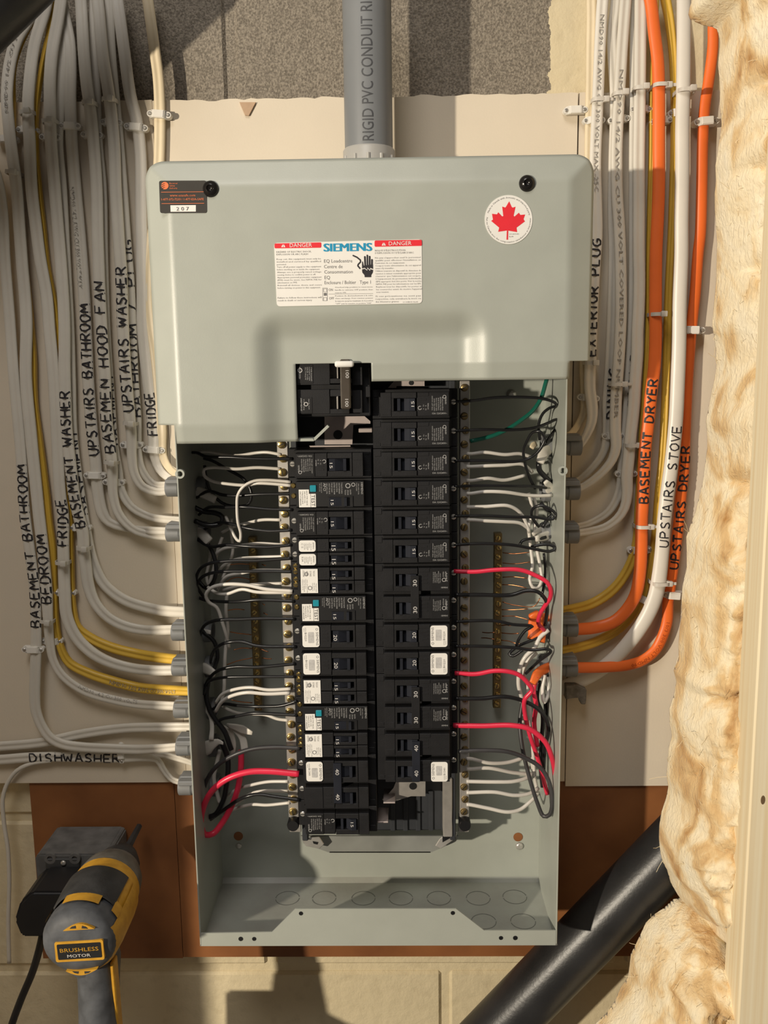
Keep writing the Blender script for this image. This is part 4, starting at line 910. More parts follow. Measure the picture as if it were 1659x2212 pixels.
def b_double(amps, sticker):
    H = 122; r = newb(H, 'double_breaker'); common(r, H, [(6, 55), (67, 116)], [], None, [33, 94], tb=1)
    bm = bmesh.new(); ubox(bm, 76, 93.5, 9, 101, h2+1, h2+6, .8, H); tb = mesh_obj('tie_bar', bm, BLKH if amps == '40' else BLK2, r)
    bm = bmesh.new(); w_ = 14; utext(bm, amps, 89, 21, w_, 8, h2+6.3, H, 3, .008 if amps == '40' else 0); utext(bm, amps, 89, 79, w_, 8, h2+6.3, H, 3, .008 if amps == '40' else 0); flat_obj('rating_number', bm, INKW, tb)
    if sticker:
        round_label(r, H, 7, 52, num='B1340')
    else:
        for b0, sd in ((6, 0), (67, 3)):
            bm = bmesh.new(); ubox(bm, 119, 156.5, b0+1, b0+47, h2-.4, h2+.5, .3, H); L_ = mesh_obj('rating_label', bm, BLK, r)
            bm = bmesh.new(); fine(bm, 122, 140, b0+17, b0+44, h2+.8, 5, H, sd); utext(bm, 'SIEMENS' if sd == 0 else '240V', 153, b0+20, 20, 3.5, h2+.8, H); ringmark(bm, 146, b0+24, 4.2, h2+.8, H); fine(bm, 142, 152, b0+30, b0+45, h2+.8, 2, H, sd+1)
            utext(bm, 'SIEMENS', 140, b0+6, 14, 3, h2+.8, H, rot=False); flat_obj('printing', bm, INKG, L_)
    return r
PROTO = {}
MK = {'s15': b_single15, 'off': lambda: b_single15(True), 's20': b_single20, 'tr': lambda: b_tandem(False), 'ts': lambda: b_tandem(True), 'af': b_afci, 'd30': lambda: b_double('30', False), 'd40': lambda: b_double('40', True)}
def breaker(kind, col, slot, n, label):
    zc = z_top-(slot+n/2)*PIT; loc = (xb+(.0004 if col == 'R' else -.0004), YBASE, zc); rot = (0, 0, 0) if col == 'R' else (0, math.pi, 0)
    if kind not in PROTO: PROTO[kind] = MK[kind](); o = PROTO[kind]
    else: o = dup(PROTO[kind], loc)
    o.location = loc; o.rotation_euler = rot; tag(o, label, 'circuit breaker', 'breakers in the left column' if col == 'L' else 'breakers in the right column')
    return o
ORD = ['first', 'second', 'third', 'fourth', 'fifth', 'sixth']
for i in range(6): breaker('s15', 'R', i, 1, 'black 15 amp breaker, %s from the top of the right column' % ORD[i])
breaker('d30', 'R', 6, 2, 'black double 30 amp breaker with tie bar, upper one in the right column')
breaker('s20', 'R', 8, 1, 'black 20 amp breaker with white sticker, upper of two in the right column')
breaker('s20', 'R', 9, 1, 'black 20 amp breaker with white sticker, lower of two in the right column')
breaker('d30', 'R', 10, 2, 'black double 30 amp breaker with tie bar, lower one in the right column')
breaker('d40', 'R', 12, 2, 'black double 40 amp breaker at the foot of the right column')
breaker('s15', 'L', 2, 1, 'black 15 amp breaker, first below the main breaker in the left column')
breaker('af', 'L', 3, 1, 'arc fault breaker with white TEST sticker and teal button, topmost of three')
breaker('s15', 'L', 4, 1, 'black 15 amp breaker between the topmost TEST breaker and the tandem with rounded stickers')
breaker('tr', 'L', 5, 1, 'tandem 15 amp breaker with two rounded white stickers in the left column')
breaker('ts', 'L', 6, 1, 'tandem 15 amp breaker with square white sticker, topmost of three on the left')
breaker('af', 'L', 7, 1, 'arc fault breaker with white TEST sticker and teal button, middle one of three')
breaker('s20', 'L', 8, 1, 'black 20 amp breaker with white sticker, upper of two in the left column')
breaker('s20', 'L', 9, 1, 'black 20 amp breaker with white sticker, lower of two in the left column')
breaker('ts', 'L', 10, 1, 'tandem 15 amp breaker with square white sticker, middle of three on the left')
breaker('af', 'L', 11, 1, 'arc fault breaker with white TEST sticker and teal button, lowest of three')
breaker('ts', 'L', 12, 1, 'tandem 15 amp breaker with square white sticker, lowest of three on the left')
breaker('d40', 'L', 13, 2, 'black double 40 amp breaker with tie bar near the foot of the left column')
breaker('off', 'L', 15, 1, 'black 15 amp breaker switched off at the very bottom of the left column')

# main breaker in the cut-out of the cover
YM = -.1195
mb = empty('main_breaker', (xb-.08, YBASE, at(720, 900, YM).z), 'large black main breaker marked 100, showing through the notch of the panel cover', 'main breaker')
def MB_(name, bm, m, p=mb, flat=False):
    o = (flat_obj if flat else mesh_obj)(name, bm, m); o.parent = p
    if p is mb: o.matrix_parent_inverse = Matrix.Translation(-mb.location)
    return o
def pbox(bm, x0, y0, x1, y1, Yf, Yb, bev=.0004):
    a, b = at(x0, y0, Yf), at(x1, y1, Yf); box(bm, min(a.x, b.x), max(a.x, b.x), Yf, Yb, min(a.z, b.z), max(a.z, b.z), bev)
bm = bmesh.new()
pbox(bm, 622, 715, 801, 899, YM+.012, YBASE, .001); pbox(bm, 626, 740, 713, 831, YM+.002, YM+.014); pbox(bm, 641, 842, 713, 894, YM+.002, YM+.014); pbox(bm, 713, 818, 760, 828, YM+.001, YM+.014)
pbox(bm, 713, 842, 760, 856, YM+.001, YM+.014); pbox(bm, 713, 884, 755, 894, YM+.001, YM+.014); pbox(bm, 760, 843, 783, 892, YM+.005, YM+.014); pbox(bm, 760, 770, 783, 832, YM+.005, YM+.014); pbox(bm, 790, 835, 800, 858, YM+.006, YM+.014)
MB_('case', bm, BLK2)
for y0, y1 in ((770, 818), (856, 884)):
    bm = bmesh.new(); pbox(bm, 727, y0, 731, y1, YM-.002, YM+.012, .0005); MB_('switch_ridge', bm, ALU)
bm = bmesh.new(); pbox(bm, 734, 776, 758, 884, YM-.006, YM+.01, .0012); hd = MB_('switch_handle', bm, mat('main_handle', (.075, .062, .05), .25, 0, .1))
bm = bmesh.new()
a = at(745, 802, YM-.0062); put_text(bm, '100', at(746.5, 800, YM-.0064), (0, 0, -1), (1, 0, 0), 16.5*mpp(745, 800, YM), 7*mpp(745, 800, YM), 3)
put_text(bm, '100', at(745.5, 862, YM-.0064), (0, 0, -1), (1, 0, 0), 16.5*mpp(745, 800, YM), 7*mpp(745, 800, YM), 3)
o = flat_obj('rating_number', bm, INKW, hd)
bm = bmesh.new(); pbox(bm, 641, 788, 677, 828, YM+.0016, YM+.003, .0002); L1 = MB_('rating_label', bm, BLK)
bm = bmesh.new(); pbox(bm, 644, 858, 675, 893, YM+.0016, YM+.003, .0002); L2 = MB_('rating_label', bm, BLK)
def vtxt(bm, body, x, y, h, cap, Y, res=1): put_text(bm, body, at(x, y, Y), (0, 0, -1), (1, 0, 0), h*mpp(x, y, Y), cap*mpp(x, y, Y), res)
bm = bmesh.new()
for i, t in enumerate(('TYPE EQ8685', '120/240V 10kA', 'HACR CU/AL', '75C TORQUE', 'LISTED', 'CIRCUIT BREAKER')): vtxt(bm, t, 671-i*4.2 if i < 4 else 652-i*1.5, 793, 30-i, 2.6, YM+.0013)
flat_obj('printing', bm, INKG, L1)
bm = bmesh.new(); vtxt(bm, 'HACR 1234', 666, 862, 22, 2.4, YM+.0013); vtxt(bm, 'TYPE EQ', 655, 862, 24, 2.4, YM+.0013); vtxt(bm, 'SIEMENS', 649, 860, 28, 3, YM+.0013); flat_obj('printing', bm, INKG, L2)
for (x, y, r, p, L_) in ((648, 800, 5, None, L1), (661, 873, 4.5, None, L2)):
    bm = bmesh.new(); c = at(x, y, YM+.0012); n = 24; k = mpp(x, y, YM)
    vs = [[bm.verts.new(c+Vector((q*k*math.cos(6.2832*i/n), 0, q*k*math.sin(6.2832*i/n)))) for q in (r*.7, r)] for i in range(n)]
    for i in range(n): bm.faces.new((vs[i][0], vs[i][1], vs[(i+1) % n][1], vs[(i+1) % n][0]))
    flat_obj('mark', bm, INKW, L_)

# ------------------------------------------------------------------ cover
YCV = -.132
cov = empty('panel_cover', (W/2, YCV, at(800, 780, YCV).z), 'grey metal cover with stickers and a notch, over the top of the panel', 'panel cover')
def CV(name, bm, m, flat=False, parent=None, **k):
    o = (flat_obj if flat else mesh_obj)(name, bm, m, **k); o.parent = parent or cov
    if not parent: o.matrix_parent_inverse = Matrix.Translation(-cov.location)
    return o
YE = YCV+.010
xl = (at(315, 420, YE).x+at(344, 900, YE).x)/2; xr = (at(1283, 420, YE).x+at(1271, 770, YE).x)/2; ztop = at(800, 342, YE).z
x640 = at(640, 850, YCV+.01).x; x803 = at(802, 800, YCV+.01).x; x383 = at(383, 930, YCV+.008).x; x1228 = at(1228, 800, YCV+.006).x
zR = at(1000, 783, YCV+.008).z; zL = at(480, 917, YCV+.004).z; zRo = at(1255, 776, YE).z; zLo = at(360, 913, YE).z; zRf = at(1000, 821, YCV+.012).z; zLf = at(480, 956, YCV+.010).z; zcut = at(720, 785, YCV+.011).z
rx0, rx1 = at(541, 720, YCV).x, at(1062, 720, YCV).x; rz1 = at(800, 664, YCV).z; ix0, ix1 = at(614, 760, YCV+.011).x, at(992, 760, YCV+.011).x; iz1 = at(800, 738, YCV+.011).z
feat_x = [xl, xr, x640, x803, x383, x1228]; feat_z = [ztop, zR, zL, zRf, zLf, zcut, zRo, zLo]
def lines(lo, hi, step, feats):
    c = sorted(set([lo+(hi-lo)*i/int((hi-lo)/step) for i in range(int((hi-lo)/step)+1)])); f = [q for q in feats if lo-1e-9 <= q <= hi+1e-9]
    return sorted([q for q in c if all(abs(q-z) > .0012 for z in f)]+sorted(set(f)))
XS = lines(xl, xr, .0028, feat_x); ZS = lines(zLf, ztop, .0028, feat_z)
def sstep(t): t = max(0, min(1, t)); return t*t*(3-2*t)
def cov_y(x, z):
    y = YCV
    # rounded-rectangle recess, open downwards
    wl, wr, wt = ix0-rx0, rx1-ix1, rz1-iz1
    r = .018
    dl, dr, dt = (x-rx0)/wl, (rx1-x)/wr, (rz1-z)/wt
    d = min(dl, dr, dt)
    dx = min(dl, dr)
    if dx < 1.0 and dt < 1.0: 
        q = math.hypot(1-max(dx, 0), 1-max(dt, 0)); d = 1-q
    y += .011*sstep(d)
    ch = .022
    e = min(x-xl, xr-x, ztop-z)
    y += .010*max(0, 1-e/ch) if e < ch else 0
    # lower flange bends back
    zb = zL if x < x640+1e-6 else zR
    if z < zb: y += (zb-z)*.22
    return y
def keep(x, z):
    if x < x640: 
        if z > zL: return z > zLo or True
        return x > x383
    if x < x803: return z > zcut
    if z > zR: return True
    return x < x1228 and z > zRf
bm = bmesh.new(); vv = {}
RC_ = .017
def vert(i, k):
    if (i, k) in vv: return vv[(i, k)]
    x, z = XS[i], ZS[k]
    for sx in (0, 1):
        u = (xl+RC_-x) if sx == 0 else (x-(xr-RC_)); v_ = z-(ztop-RC_)
        if u > 0 and v_ > 0:
            s = max(u, v_)/math.hypot(u, v_); u2, v2 = u*s, v_*s; x = xl+RC_-u2 if sx == 0 else xr-RC_+u2; z = ztop-RC_+v2
    vv[(i, k)] = bm.verts.new((x, cov_y(x, z), z)); return vv[(i, k)]
for i in range(len(XS)-1):
    for k in range(len(ZS)-1):
        if keep((XS[i]+XS[i+1])/2, (ZS[k]+ZS[k+1])/2): bm.faces.new((vert(i, k), vert(i, k+1), vert(i+1, k+1), vert(i+1, k)))
plate_o = CV('cover_plate', bm, GREY, smooth=True, smooth_angle=.5)
sm = plate_o.modifiers.new('sheet', 'SOLIDIFY'); sm.thickness = .0014; sm.offset = 0
# bent tabs below the flanges
def strip(name, pts, Y, wpx, dep, m=GREY):
    bm = bmesh.new(); P = [at(x, y, Y) for x, y in pts]
    for a, b in zip(P, P[1:]):
        d = (b-a).normalized(); nrm = Vector((-d.z, 0, d.x))*wpx*mpp(pts[0][0], pts[0][1], Y)/2
        prism(bm, [a+nrm, b+nrm, b-nrm, a-nrm], (0, 0, 0), (0, dep, 0))
    return CV(name, bm, m)
strip('bent_tab', [(835, 820), (1076, 818)], YCV+.016, 4, .02); strip('bent_tab', [(535, 952), (678, 950), (709, 920)], YCV+.016, 6, .02)
for x, y in ((456, 409), (1138, 397)):
    bm = bmesh.new(); lathe(bm, at(x, y, YCV+.001), (0, -1, 0), [(0, .0072), (.002, .0070), (.0042, .0056), (.0052, .0032), (.0045, .0028), (.003, .001)], 28); s = CV('cover_screw', bm, SCRB, smooth=True, smooth_angle=1.2)
# white plastic stop on the main handle
bm = bmesh.new(); a, b = at(723, 780, YCV+.004), at(764, 793, YCV+.004); box(bm, a.x, b.x, YCV+.001, YCV+.012, b.z, a.z, .002, 3); CV('handle_clip', bm, STICK, smooth=True, smooth_angle=.6)

# stickers
def pxpoly(pts, Y): return [at(x, y, Y) for x, y in pts]
def rounded(pts, r, n=5):
    out = []
    for i, p in enumerate(pts):
        a, b = Vector(pts[i-1]), Vector(pts[(i+1) % len(pts)]); p = Vector(p); u, v = (a-p).normalized(), (b-p).normalized()
        for k in range(n+1):
            t = k/n; out.append(tuple((p+u*r)*(1-t)**2+p*2*t*(1-t)+(p+v*r)*t*t))
    return out
def sticker(name, pts, r, m, Y=YCV-.0009, th=.0003, parent=None):
    bm = bmesh.new(); prism(bm, pxpoly(rounded(pts, r) if r else pts, Y), (0, -th, 0), (0, th*.5, 0)); return CV(name, bm, m, parent=parent)
Y0, Y1, Y2 = YCV-.0009, YCV-.00135, YCV-.0017
wl_ = sticker('warning_label', [(592, 525), (911, 517), (912, 655), (598, 662)], 8, STICK); wl_['label'] = 'white warning label'
def C_(name, bm, m): return flat_obj(name, bm, m, wl_)
bm = bmesh.new()
prism(bm, pxpoly(rounded([(593, 526), (694, 523.5), (694, 535), (593, 536.5)], 3), Y1), (0, -.0001, 0), (0, .0002, 0))
mesh_obj('red_bar', bm, SRED, wl_); bm = bmesh.new()
prism(bm, pxpoly(rounded([(809, 519.5), (911, 518), (911.5, 531), (809, 533)], 3), Y1), (0, -.0001, 0), (0, .0002, 0))
mesh_obj('red_bar', bm, SRED, wl_)
bm = bmesh.new(); px_text(bm, 'DANGER', 626, 534, 674, 533, 8, Y2, 2); px_text(bm, 'DANGER', 840, 530, 889, 529, 8, Y2, 2)
for x, y in ((612, 534), (829, 530.5)):
    for q in (((x-4.5, y), (x-.5, y), (x-.5, y-6), (x-1.5, y-6)), ((x+.5, y), (x+4.5, y), (x+1.5, y-6), (x+.5, y-6))): bm.faces.new([bm.verts.new(p) for p in pxpoly(q, Y2)])
C_('danger_lettering', bm, STICK)
bm = bmesh.new()
for k, dx in enumerate((-1.3, -.65, 0, .65, 1.3)): px_text(bm, 'SIEMENS', 700+dx, 543.3, 803+dx, 541.8, 16.5, Y1-.00003*k, 3)
C_('brand_lettering', bm, SBLUE)
bm = bmesh.new()
for t, x0, y0, x1, cap in (('EQ Loadcentre', 700, 567.5, 761, 7), ('Centre de', 700, 579.5, 740, 7), ('Consommation', 700.5, 591, 762, 7), ('EQ', 701, 603, 713, 7), ('Enclosure / Boîtier', 701, 614, 769, 7), ('Type 1', 777, 613, 801, 7)): px_text(bm, t, x0, y0, x1, y0-.012*(x1-x0), cap, Y1, 2)
def para(ls, x0, x1, y0, dy, cap, res=1, bold=0):
    for i, (t, f) in enumerate(ls): px_text(bm, t, x0+i*.22, y0+i*dy, x0+i*.22+(x1-x0)*f, y0+i*dy-.014*(x1-x0)*f, cap, Y1, res, bold)
para([('HAZARD OF ELECTRIC SHOCK,', .78), ('EXPLOSION OR ARC FLASH', .7)], 597, 694, 546, 5.4, 3.4, 1, .01)
para([('Keep out. this equipment must only be', 1), ('installed and serviced by qualified', 1), ('personnel.', .22), ('Turn off all power supply to this equipment', 1), ('before working on or inside the equipment.', .97), ('Always use a properly rated voltage', 1), ('sensing device to confirm power is off.', .87), ('Appropriate personal protective equipment', 1), ('(PPE) must be worn. See NFPA 70E for', 1), ('information on PPE.', .45), ('Reinstall all devices, doors, and covers', 1), ('before turning on power to this equipment.', .97)], 597.5, 693, 561.5, 5.65, 3.0)
para([('Failure to follow these instructions will', 1), ('result in death or serious injury', .78)], 600, 694.5, 645, 5.8, 3.2, 1, .01)
para([("RISQUE D'ÉLECTROCUTION,", .68), ("D'EXPLOSION OU D'ÉCLAIR D'ARC.", .86)], 810, 908, 543, 5.4, 3.4, 1, .01)
para([("Ne pas s'approcher seul le personnel", 1), ("qualifié peut effectuer l'installation et", 1), ("l'entretien de cet équipement.", .65), ('Coupez toute alimentation de cet appareil', 1), ("avant d'y travailler.", .41), ('Utilisez toujours un dispositif de détection de', 1), ('tension à valeur nominale appropriée pour', 1), ("s'assurer que l'alimentation est coupée.", 1), ("L'équipement de protection individuelle", 1), ('(EPI) approprié doit être porté. Voir la norme', 1), ('NFPA 70E pour les informations sur les EPI.', .99), ('Replacez tous les dispositifs, les portes et', 1), ("les couvercles avant de mettre l'appareil", 1), ('sous tension.', .28)], 810, 908.5, 558.5, 5.7, 3.0)
para([('Si ces précautions ne sont pas', 1), ('respectées, cela entraînera la mort ou', 1), ('des blessures graves.', .52)], 811, 909, 641.5, 6, 3.2, 1, .01)
px_text(bm, '211-0048-001 Rev00', 870, 653.8, 903, 653.3, 2.4, Y1, 1)
para([('Overload trip position to reset move', 1), ('handle to extreme OFF position, then', 1), ('reset to ON', .28)], 723.5, 805, 622, 5.8, 2.6)
para([('Position de déclenchement à la suite', 1), ("d'une surcharge. Pour réarmer pousser", 1), ("la manette jusqu'au maximum de la position", 1), ('"OFF" puis la remettre en position "ON"', .95)], 724, 805.5, 640.5, 5.6, 2.6)
px_text(bm, 'ON', 710, 628.5, 719, 628.4, 5, Y1, 2); px_text(bm, 'OFF', 711, 647, 721.5, 646.8, 5, Y1, 2)
_ln = [0]
def pxpoly2(pts, Y): return [at(x, y, Y-.000006*_ln[0]) for x, y in pts]
def ln(x0, y0, x1, y1, w_):
    d = Vector((x1-x0, y1-y0)).normalized(); n_ = Vector((-d.y, d.x))*w_/2
    _ln[0] += 1
    bm.faces.new([bm.verts.new(p) for p in pxpoly2([(x0+n_.x, y0+n_.y), (x1+n_.x, y1+n_.y), (x1-n_.x, y1-n_.y), (x0-n_.x, y0-n_.y)], Y1)])
ln(710, 635.2, 806, 634.2, .6)
for q in (((697, 622), (707, 622)), ((697, 649.5), (707, 649.5)), ((697, 622), (697, 649.5)), ((707, 622), (707, 649.5))): ln(*q[0], *q[1], .6)
for y in (623.5, 642.5):
    for q in (((699, y), (705.5, y)), ((699, y+7), (705.5, y+7)), ((699, y), (699, y+7)), ((705.5, y), (705.5, y+7))): ln(*q[0], *q[1], .6)
ln(699.3, 635.8, 705.7, 635.6, 6)
C_('black_printing', bm, INKP)
# shocked hand symbol
bm = bmesh.new()
_k = [0]
def ply(pts):
    _k[0] += 1; yy = Y1-.00001*_k[0]; face2d(bm, pts, lambda x, y: at(x, y, yy))
def im(zx, zy): return (580+zx/4.74, 500+zy/4.74)
for pts in ([(957, 310), (966, 306), (975, 345), (975, 372), (957, 376)], [(977, 256), (986, 250), (996, 258), (1000, 365), (982, 368)], [(1003, 240), (1012, 236), (1021, 244), (1022, 362), (1004, 364)], [(1027, 252), (1036, 248), (1045, 256), (1044, 360), (1026, 361)], [(1050, 286), (1060, 280), (1069, 290), (1068, 356), (1048, 358)],
            [(957, 352), (1070, 336), (1071, 384), (1040, 372), (1036, 392), (1012, 366), (1008, 392), (984, 372), (957, 378)], [(957, 388), (984, 382), (1010, 402), (1014, 380), (1040, 404), (1042, 386), (1071, 394), (1068, 420), (1052, 446), (1052, 468), (985, 468), (982, 446), (960, 420)]): ply([im(*p) for p in pts])
wr = [(866, 246), (905, 264), (940, 292), (942, 312), (918, 336), (914, 352), (936, 378)]
for a, b in zip(wr, wr[1:]):
    a, b = im(*a), im(*b); ln(*a, *b, 3.0)
for a in wr: 
    c = im(*a); ply([(c[0]+1.5*math.cos(t*.7854), c[1]+1.5*math.sin(t*.7854)) for t in range(8)])
C_('hand_symbol', bm, INKB)
# dark inspection sticker
ds = sticker('inspection_sticker', [(343.5, 390.5), (446, 390), (447, 460), (346, 460.5)], 5, SDARK)
bm = bmesh.new(); c = (356, 401); n = 28
bm.faces.new([bm.verts.new(p) for p in pxpoly([(c[0]+8*math.cos(2*math.pi*i/n), c[1]+8*math.sin(2*math.pi*i/n)) for i in range(n)], Y1)])
ln(348, 415.2, 440, 414.3, .9); ln(349, 439.8, 441, 439.2, .9)
px_text(bm, 'www.esasafe.com', 367, 424.5, 422, 424, 4.6, Y1, 1); px_text(bm, '1-877-372-7233 / 1-877-ESA-SAFE', 349, 433, 440, 432.3, 4.4, Y1, 1)
for i, t in enumerate(('Electrical', 'Safety', 'Authority')): px_text(bm, t, 366, 397.5+i*5.2, 383-(5 if i == 1 else 0), 397.4+i*5.2, 2.8, Y1, 1)
flat_obj('orange_printing', bm, SORG, ds)
bm = bmesh.new()
for k in range(3):
    y = 397+k*4.2; bm.faces.new([bm.verts.new(p) for p in pxpoly([(347.5, y+2.4), (354, y-1), (357, y-1.3), (352, y+1.0), (348, y+3.6)], Y2)])
flat_obj('emblem_stripes', bm, SDARK, ds)
bm = bmesh.new(); bm.faces.new([bm.verts.new(p) for p in pxpoly([(368, 443.5), (423, 443), (423, 457), (368.5, 457.5)], Y1)]); flat_obj('number_strip', bm, STICK, ds)
bm = bmesh.new(); px_text(bm, '2 0 7', 381, 455, 408, 454.5, 7.5, Y2, 2, .012); flat_obj('number', bm, INKP, ds)
# maple leaf sticker
c = (1098.5, 474.5); n = 64
bm = bmesh.new(); prism(bm, pxpoly([(c[0]+51.5*math.cos(2*math.pi*i/n), c[1]+53*math.sin(2*math.pi*i/n)) for i in range(n)], Y0), (0, -.0003, 0), (0, .0002, 0)); ml = CV('origin_sticker', bm, STICK)
leaf = [(773, 716), (832, 850), (855, 868), (925, 845), (880, 1055), (895, 1085), (1003, 990), (1040, 1042), (1155, 1032), (1118, 1135), (1125, 1165), (1152, 1195), (950, 1345), (962, 1452), (752, 1418), (712, 1416), (510, 1445), (533, 1345), (342, 1185), (385, 1155), (362, 1015), (482, 1028), (512, 978), (605, 1078), (632, 1070), (605, 842), (680, 866), (700, 840)]
bm = bmesh.new(); face2d(bm, [(1030+x/11.06, 370+y/11.06) for x, y in leaf], lambda x, y: at(x, y, Y1)); face2d(bm, [(1030+x/11.06, 370+y/11.06) for x, y in ((716, 1418.5), (752, 1420), (746, 1635), (708, 1635))], lambda x, y: at(x, y, Y1))
flat_obj('maple_leaf', bm, SRED, ml)
bm = bmesh.new()
def arc_text(body, a0, a1, r, cap, out=True):
    V, Fc, wd = glyphs(body, 1)
    vs = []
    for x, y in V:
        t = math.radians(a0+(a1-a0)*x/wd); rr = r+(y/CAPH-.5)*cap*(1 if out else -1)
        vs.append(bm.verts.new(at(c[0]+rr*math.cos(t), c[1]-rr*1.03*math.sin(t), Y1)))
    for f in Fc:
        try: bm.faces.new([vs[i] for i in f])
        except ValueError: pass
arc_text('Made in Canada with domestic and imported parts', 162, 12, 46.5, 3.4); arc_text('Fait au Canada avec des composantes canadiennes et importées', 174, 364, 46.5, 3.4, False)
px_text(bm, '211-0015-002', 1100.5, 507, 1121, 506.6, 2.6, Y1, 1); px_text(bm, 'Rev00', 1100, 512.5, 1109, 512.2, 2.6, Y1, 1)
flat_obj('ring_printing', bm, INKP, ml)
# ------------------------------------------------------------------ cable connectors in the box sides
def connector(x_px, y_px, side, label, tall=44):
    p = at(x_px, y_px, YCN); xw = 0.0 if side == 'L' else W; out = (p.x-xw); ln_ = abs(out); sg = 1 if out > 0 else -1
    k = mpp(x_px, y_px, YCN); r_ = tall*k/2
    r = empty('cable_connector', (xw, YCN, p.z), label, 'cable connector', 'grey cable connectors')
    bm = bmesh.new(); lathe(bm, (0, 0, 0), (sg, 0, 0), [(0, r_*1.12), (.0028, r_*1.12), (.003, r_*.92), (ln_*.55, r_*.92), (ln_*.6, r_), (ln_-.0006, r_), (ln_, r_*.93)], 28, sx=1.25, up=(0, 0, 1)); mesh_obj('body', bm, CONN, r, smooth=True, smooth_angle=.5)
    bm = bmesh.new(); box(bm, min(sg*ln_*.35, sg*ln_*.95), max(sg*ln_*.35, sg*ln_*.95), -r_*1.5, -r_*.6, r_*.55, r_*1.05, .001); box(bm, min(sg*ln_*.35, sg*ln_*.95), max(sg*ln_*.35, sg*ln_*.95), -r_*.6, r_*.9, r_*.9, r_*1.15, .001); mesh_obj('clamp', bm, CONN, r)
    bm = bmesh.new(); lathe(bm, (-sg*.0015, 0, 0), (-sg, 0, 0), [(0, r_*1.15), (.006, r_*1.15), (.0085, r_*1.0), (.0085, r_*.78), (.004, r_*.74)], 28, sx=1.2, up=(0, 0, 1)); mesh_obj('collar', bm, CONN, r, smooth=True, smooth_angle=.5)
    return r
for i, (x, y, t) in enumerate(((361, 1053, 40), (362, 1150, 40), (374, 1364, 40), (375, 1440, 40), (379, 1530, 40), (384, 1610, 42), (389, 1695, 42))):
    connector(x, y, 'L', 'grey cable connector on the left of the panel, ' + ('topmost', 'where the UPSTAIRS BATHROOM cable enters', 'where the BASEMENT WASHER cable enters', 'where the FRIDGE and yellow cables enter', 'where the BEDROOM cable enters', 'where the BASEMENT BATHROOM cable enters', 'lowest, above the drill')[i], t)
for i, (x, y, t) in enumerate(((1254, 962, 44), (1250, 1058, 44), (1248, 1152, 44), (1245, 1352, 46), (1244, 1438, 46))):
    connector(x, y, 'R', 'grey cable connector on the right of the panel, ' + ('topmost', 'second from top', 'middle one', 'where the BASEMENT DRYER cable enters', 'where the UPSTAIRS DRYER cable enters')[i], t)

# ------------------------------------------------------------------ wires inside the box
def wire(kind, pts, Ys, label, r_px=3.4, group=None, name=None, ratio=1.0):
    m = {'b': BLKW, 'w': WHTW, 'r': REDW, 'g': GRNW, 'c': COPPER, 'd': DGRW}[kind]
    nm = name or {'b': 'black_wire', 'w': 'white_wire', 'r': 'red_wire', 'g': 'green_wire', 'c': 'copper_wire', 'd': 'black_wire'}[kind]
    yy = lerp_list(list(Ys), len(pts)); Q = [at(p[0], p[1], y) for p, y in zip(pts, yy)]
    P = catmull(Q, .003); r = r_px*mpp(pts[0][0], pts[0][1], yy[0])*2
    bm = bmesh.new(); sweep(bm, P, [r]*len(P), [r*ratio]*len(P), 10 if r_px > 1.5 else 6)
    return tag(mesh_obj(nm, bm, m, smooth=True), label, 'wire', group or {'b': 'black wires in the box', 'd': 'black wires in the box', 'w': 'white wires in the box', 'r': 'red wires in the box', 'c': 'bare copper ground wires', 'g': None}[kind])
LB = 'breaker of the left column'; 
# left: black
T_ = -.085
wire('b', [(405, 978), (425, 978), (445, 986), (500, 988), (560, 991), (632, 991)], (-.05, -.075, T_), 'black wire to the first 15 amp breaker below the main breaker on the left')
wire('b', [(425, 1075), (450, 1061), (481, 1069), (512, 1071), (555, 1068), (630, 1067)], (-.045, -.07, -.082), 'black wire to the topmost TEST breaker')
wire('b', [(430, 1112), (451, 1096), (490, 1096), (523, 1095), (577, 1100), (632, 1101)], (-.045, -.078, T_), 'black wire to the 15 amp breaker under the topmost TEST breaker')
wire('b', [(435, 1148), (468, 1130), (501, 1132), (534, 1141), (577, 1147), (630, 1145)], (-.045, -.075, T_), 'black wire landing just above the tandem with rounded stickers')
wire('b', [(418, 1160), (453, 1180), (490, 1177), (534, 1180), (577, 1182), (630, 1177)], (-.045, -.078, T_), 'black wire to the tandem with rounded stickers, upper one')
wire('b', [(440, 1290), (424, 1262), (429, 1234), (447, 1219), (490, 1212), (555, 1211), (630, 1206)], (-.05, -.075, T_), 'black wire to the tandem with rounded stickers, lower one, looping at its left end')
wire('b', [(425, 1310), (421, 1280), (436, 1247), (468, 1236), (534, 1234), (632, 1235)], (-.045, -.07, -.082), 'black wire to the topmost square sticker tandem')
wire('b', [(418, 1285), (442, 1296), (490, 1300), (523, 1299), (555, 1296), (636, 1299)], (-.045, -.075, T_), 'black wire to the middle TEST breaker')
wire('b', [(425, 1410), (432, 1373), (442, 1351), (468, 1340), (512, 1338), (566, 1336), (638, 1337)], (-.04, -.078, T_), 'black wire to the upper 20 amp breaker on the left', 3.4)
wire('b', [(455, 1430), (458, 1414), (468, 1399), (490, 1388), (523, 1386), (555, 1395), (640, 1397)], (-.045, -.078, T_), 'black wire to the lower 20 amp breaker on the left', 3.5)
wire('b', [(440, 1490), (450, 1468), (464, 1453), (481, 1445), (512, 1440), (555, 1441), (638, 1434)], (-.045, -.075, T_), 'black wire landing below the lower 20 amp breaker on the left', 3.4)
wire('b', [(440, 1505), (447, 1481), (453, 1471), (479, 1464), (534, 1462), (638, 1462)], (-.045, -.07, T_), 'black wire to the middle square sticker tandem', 3.0)
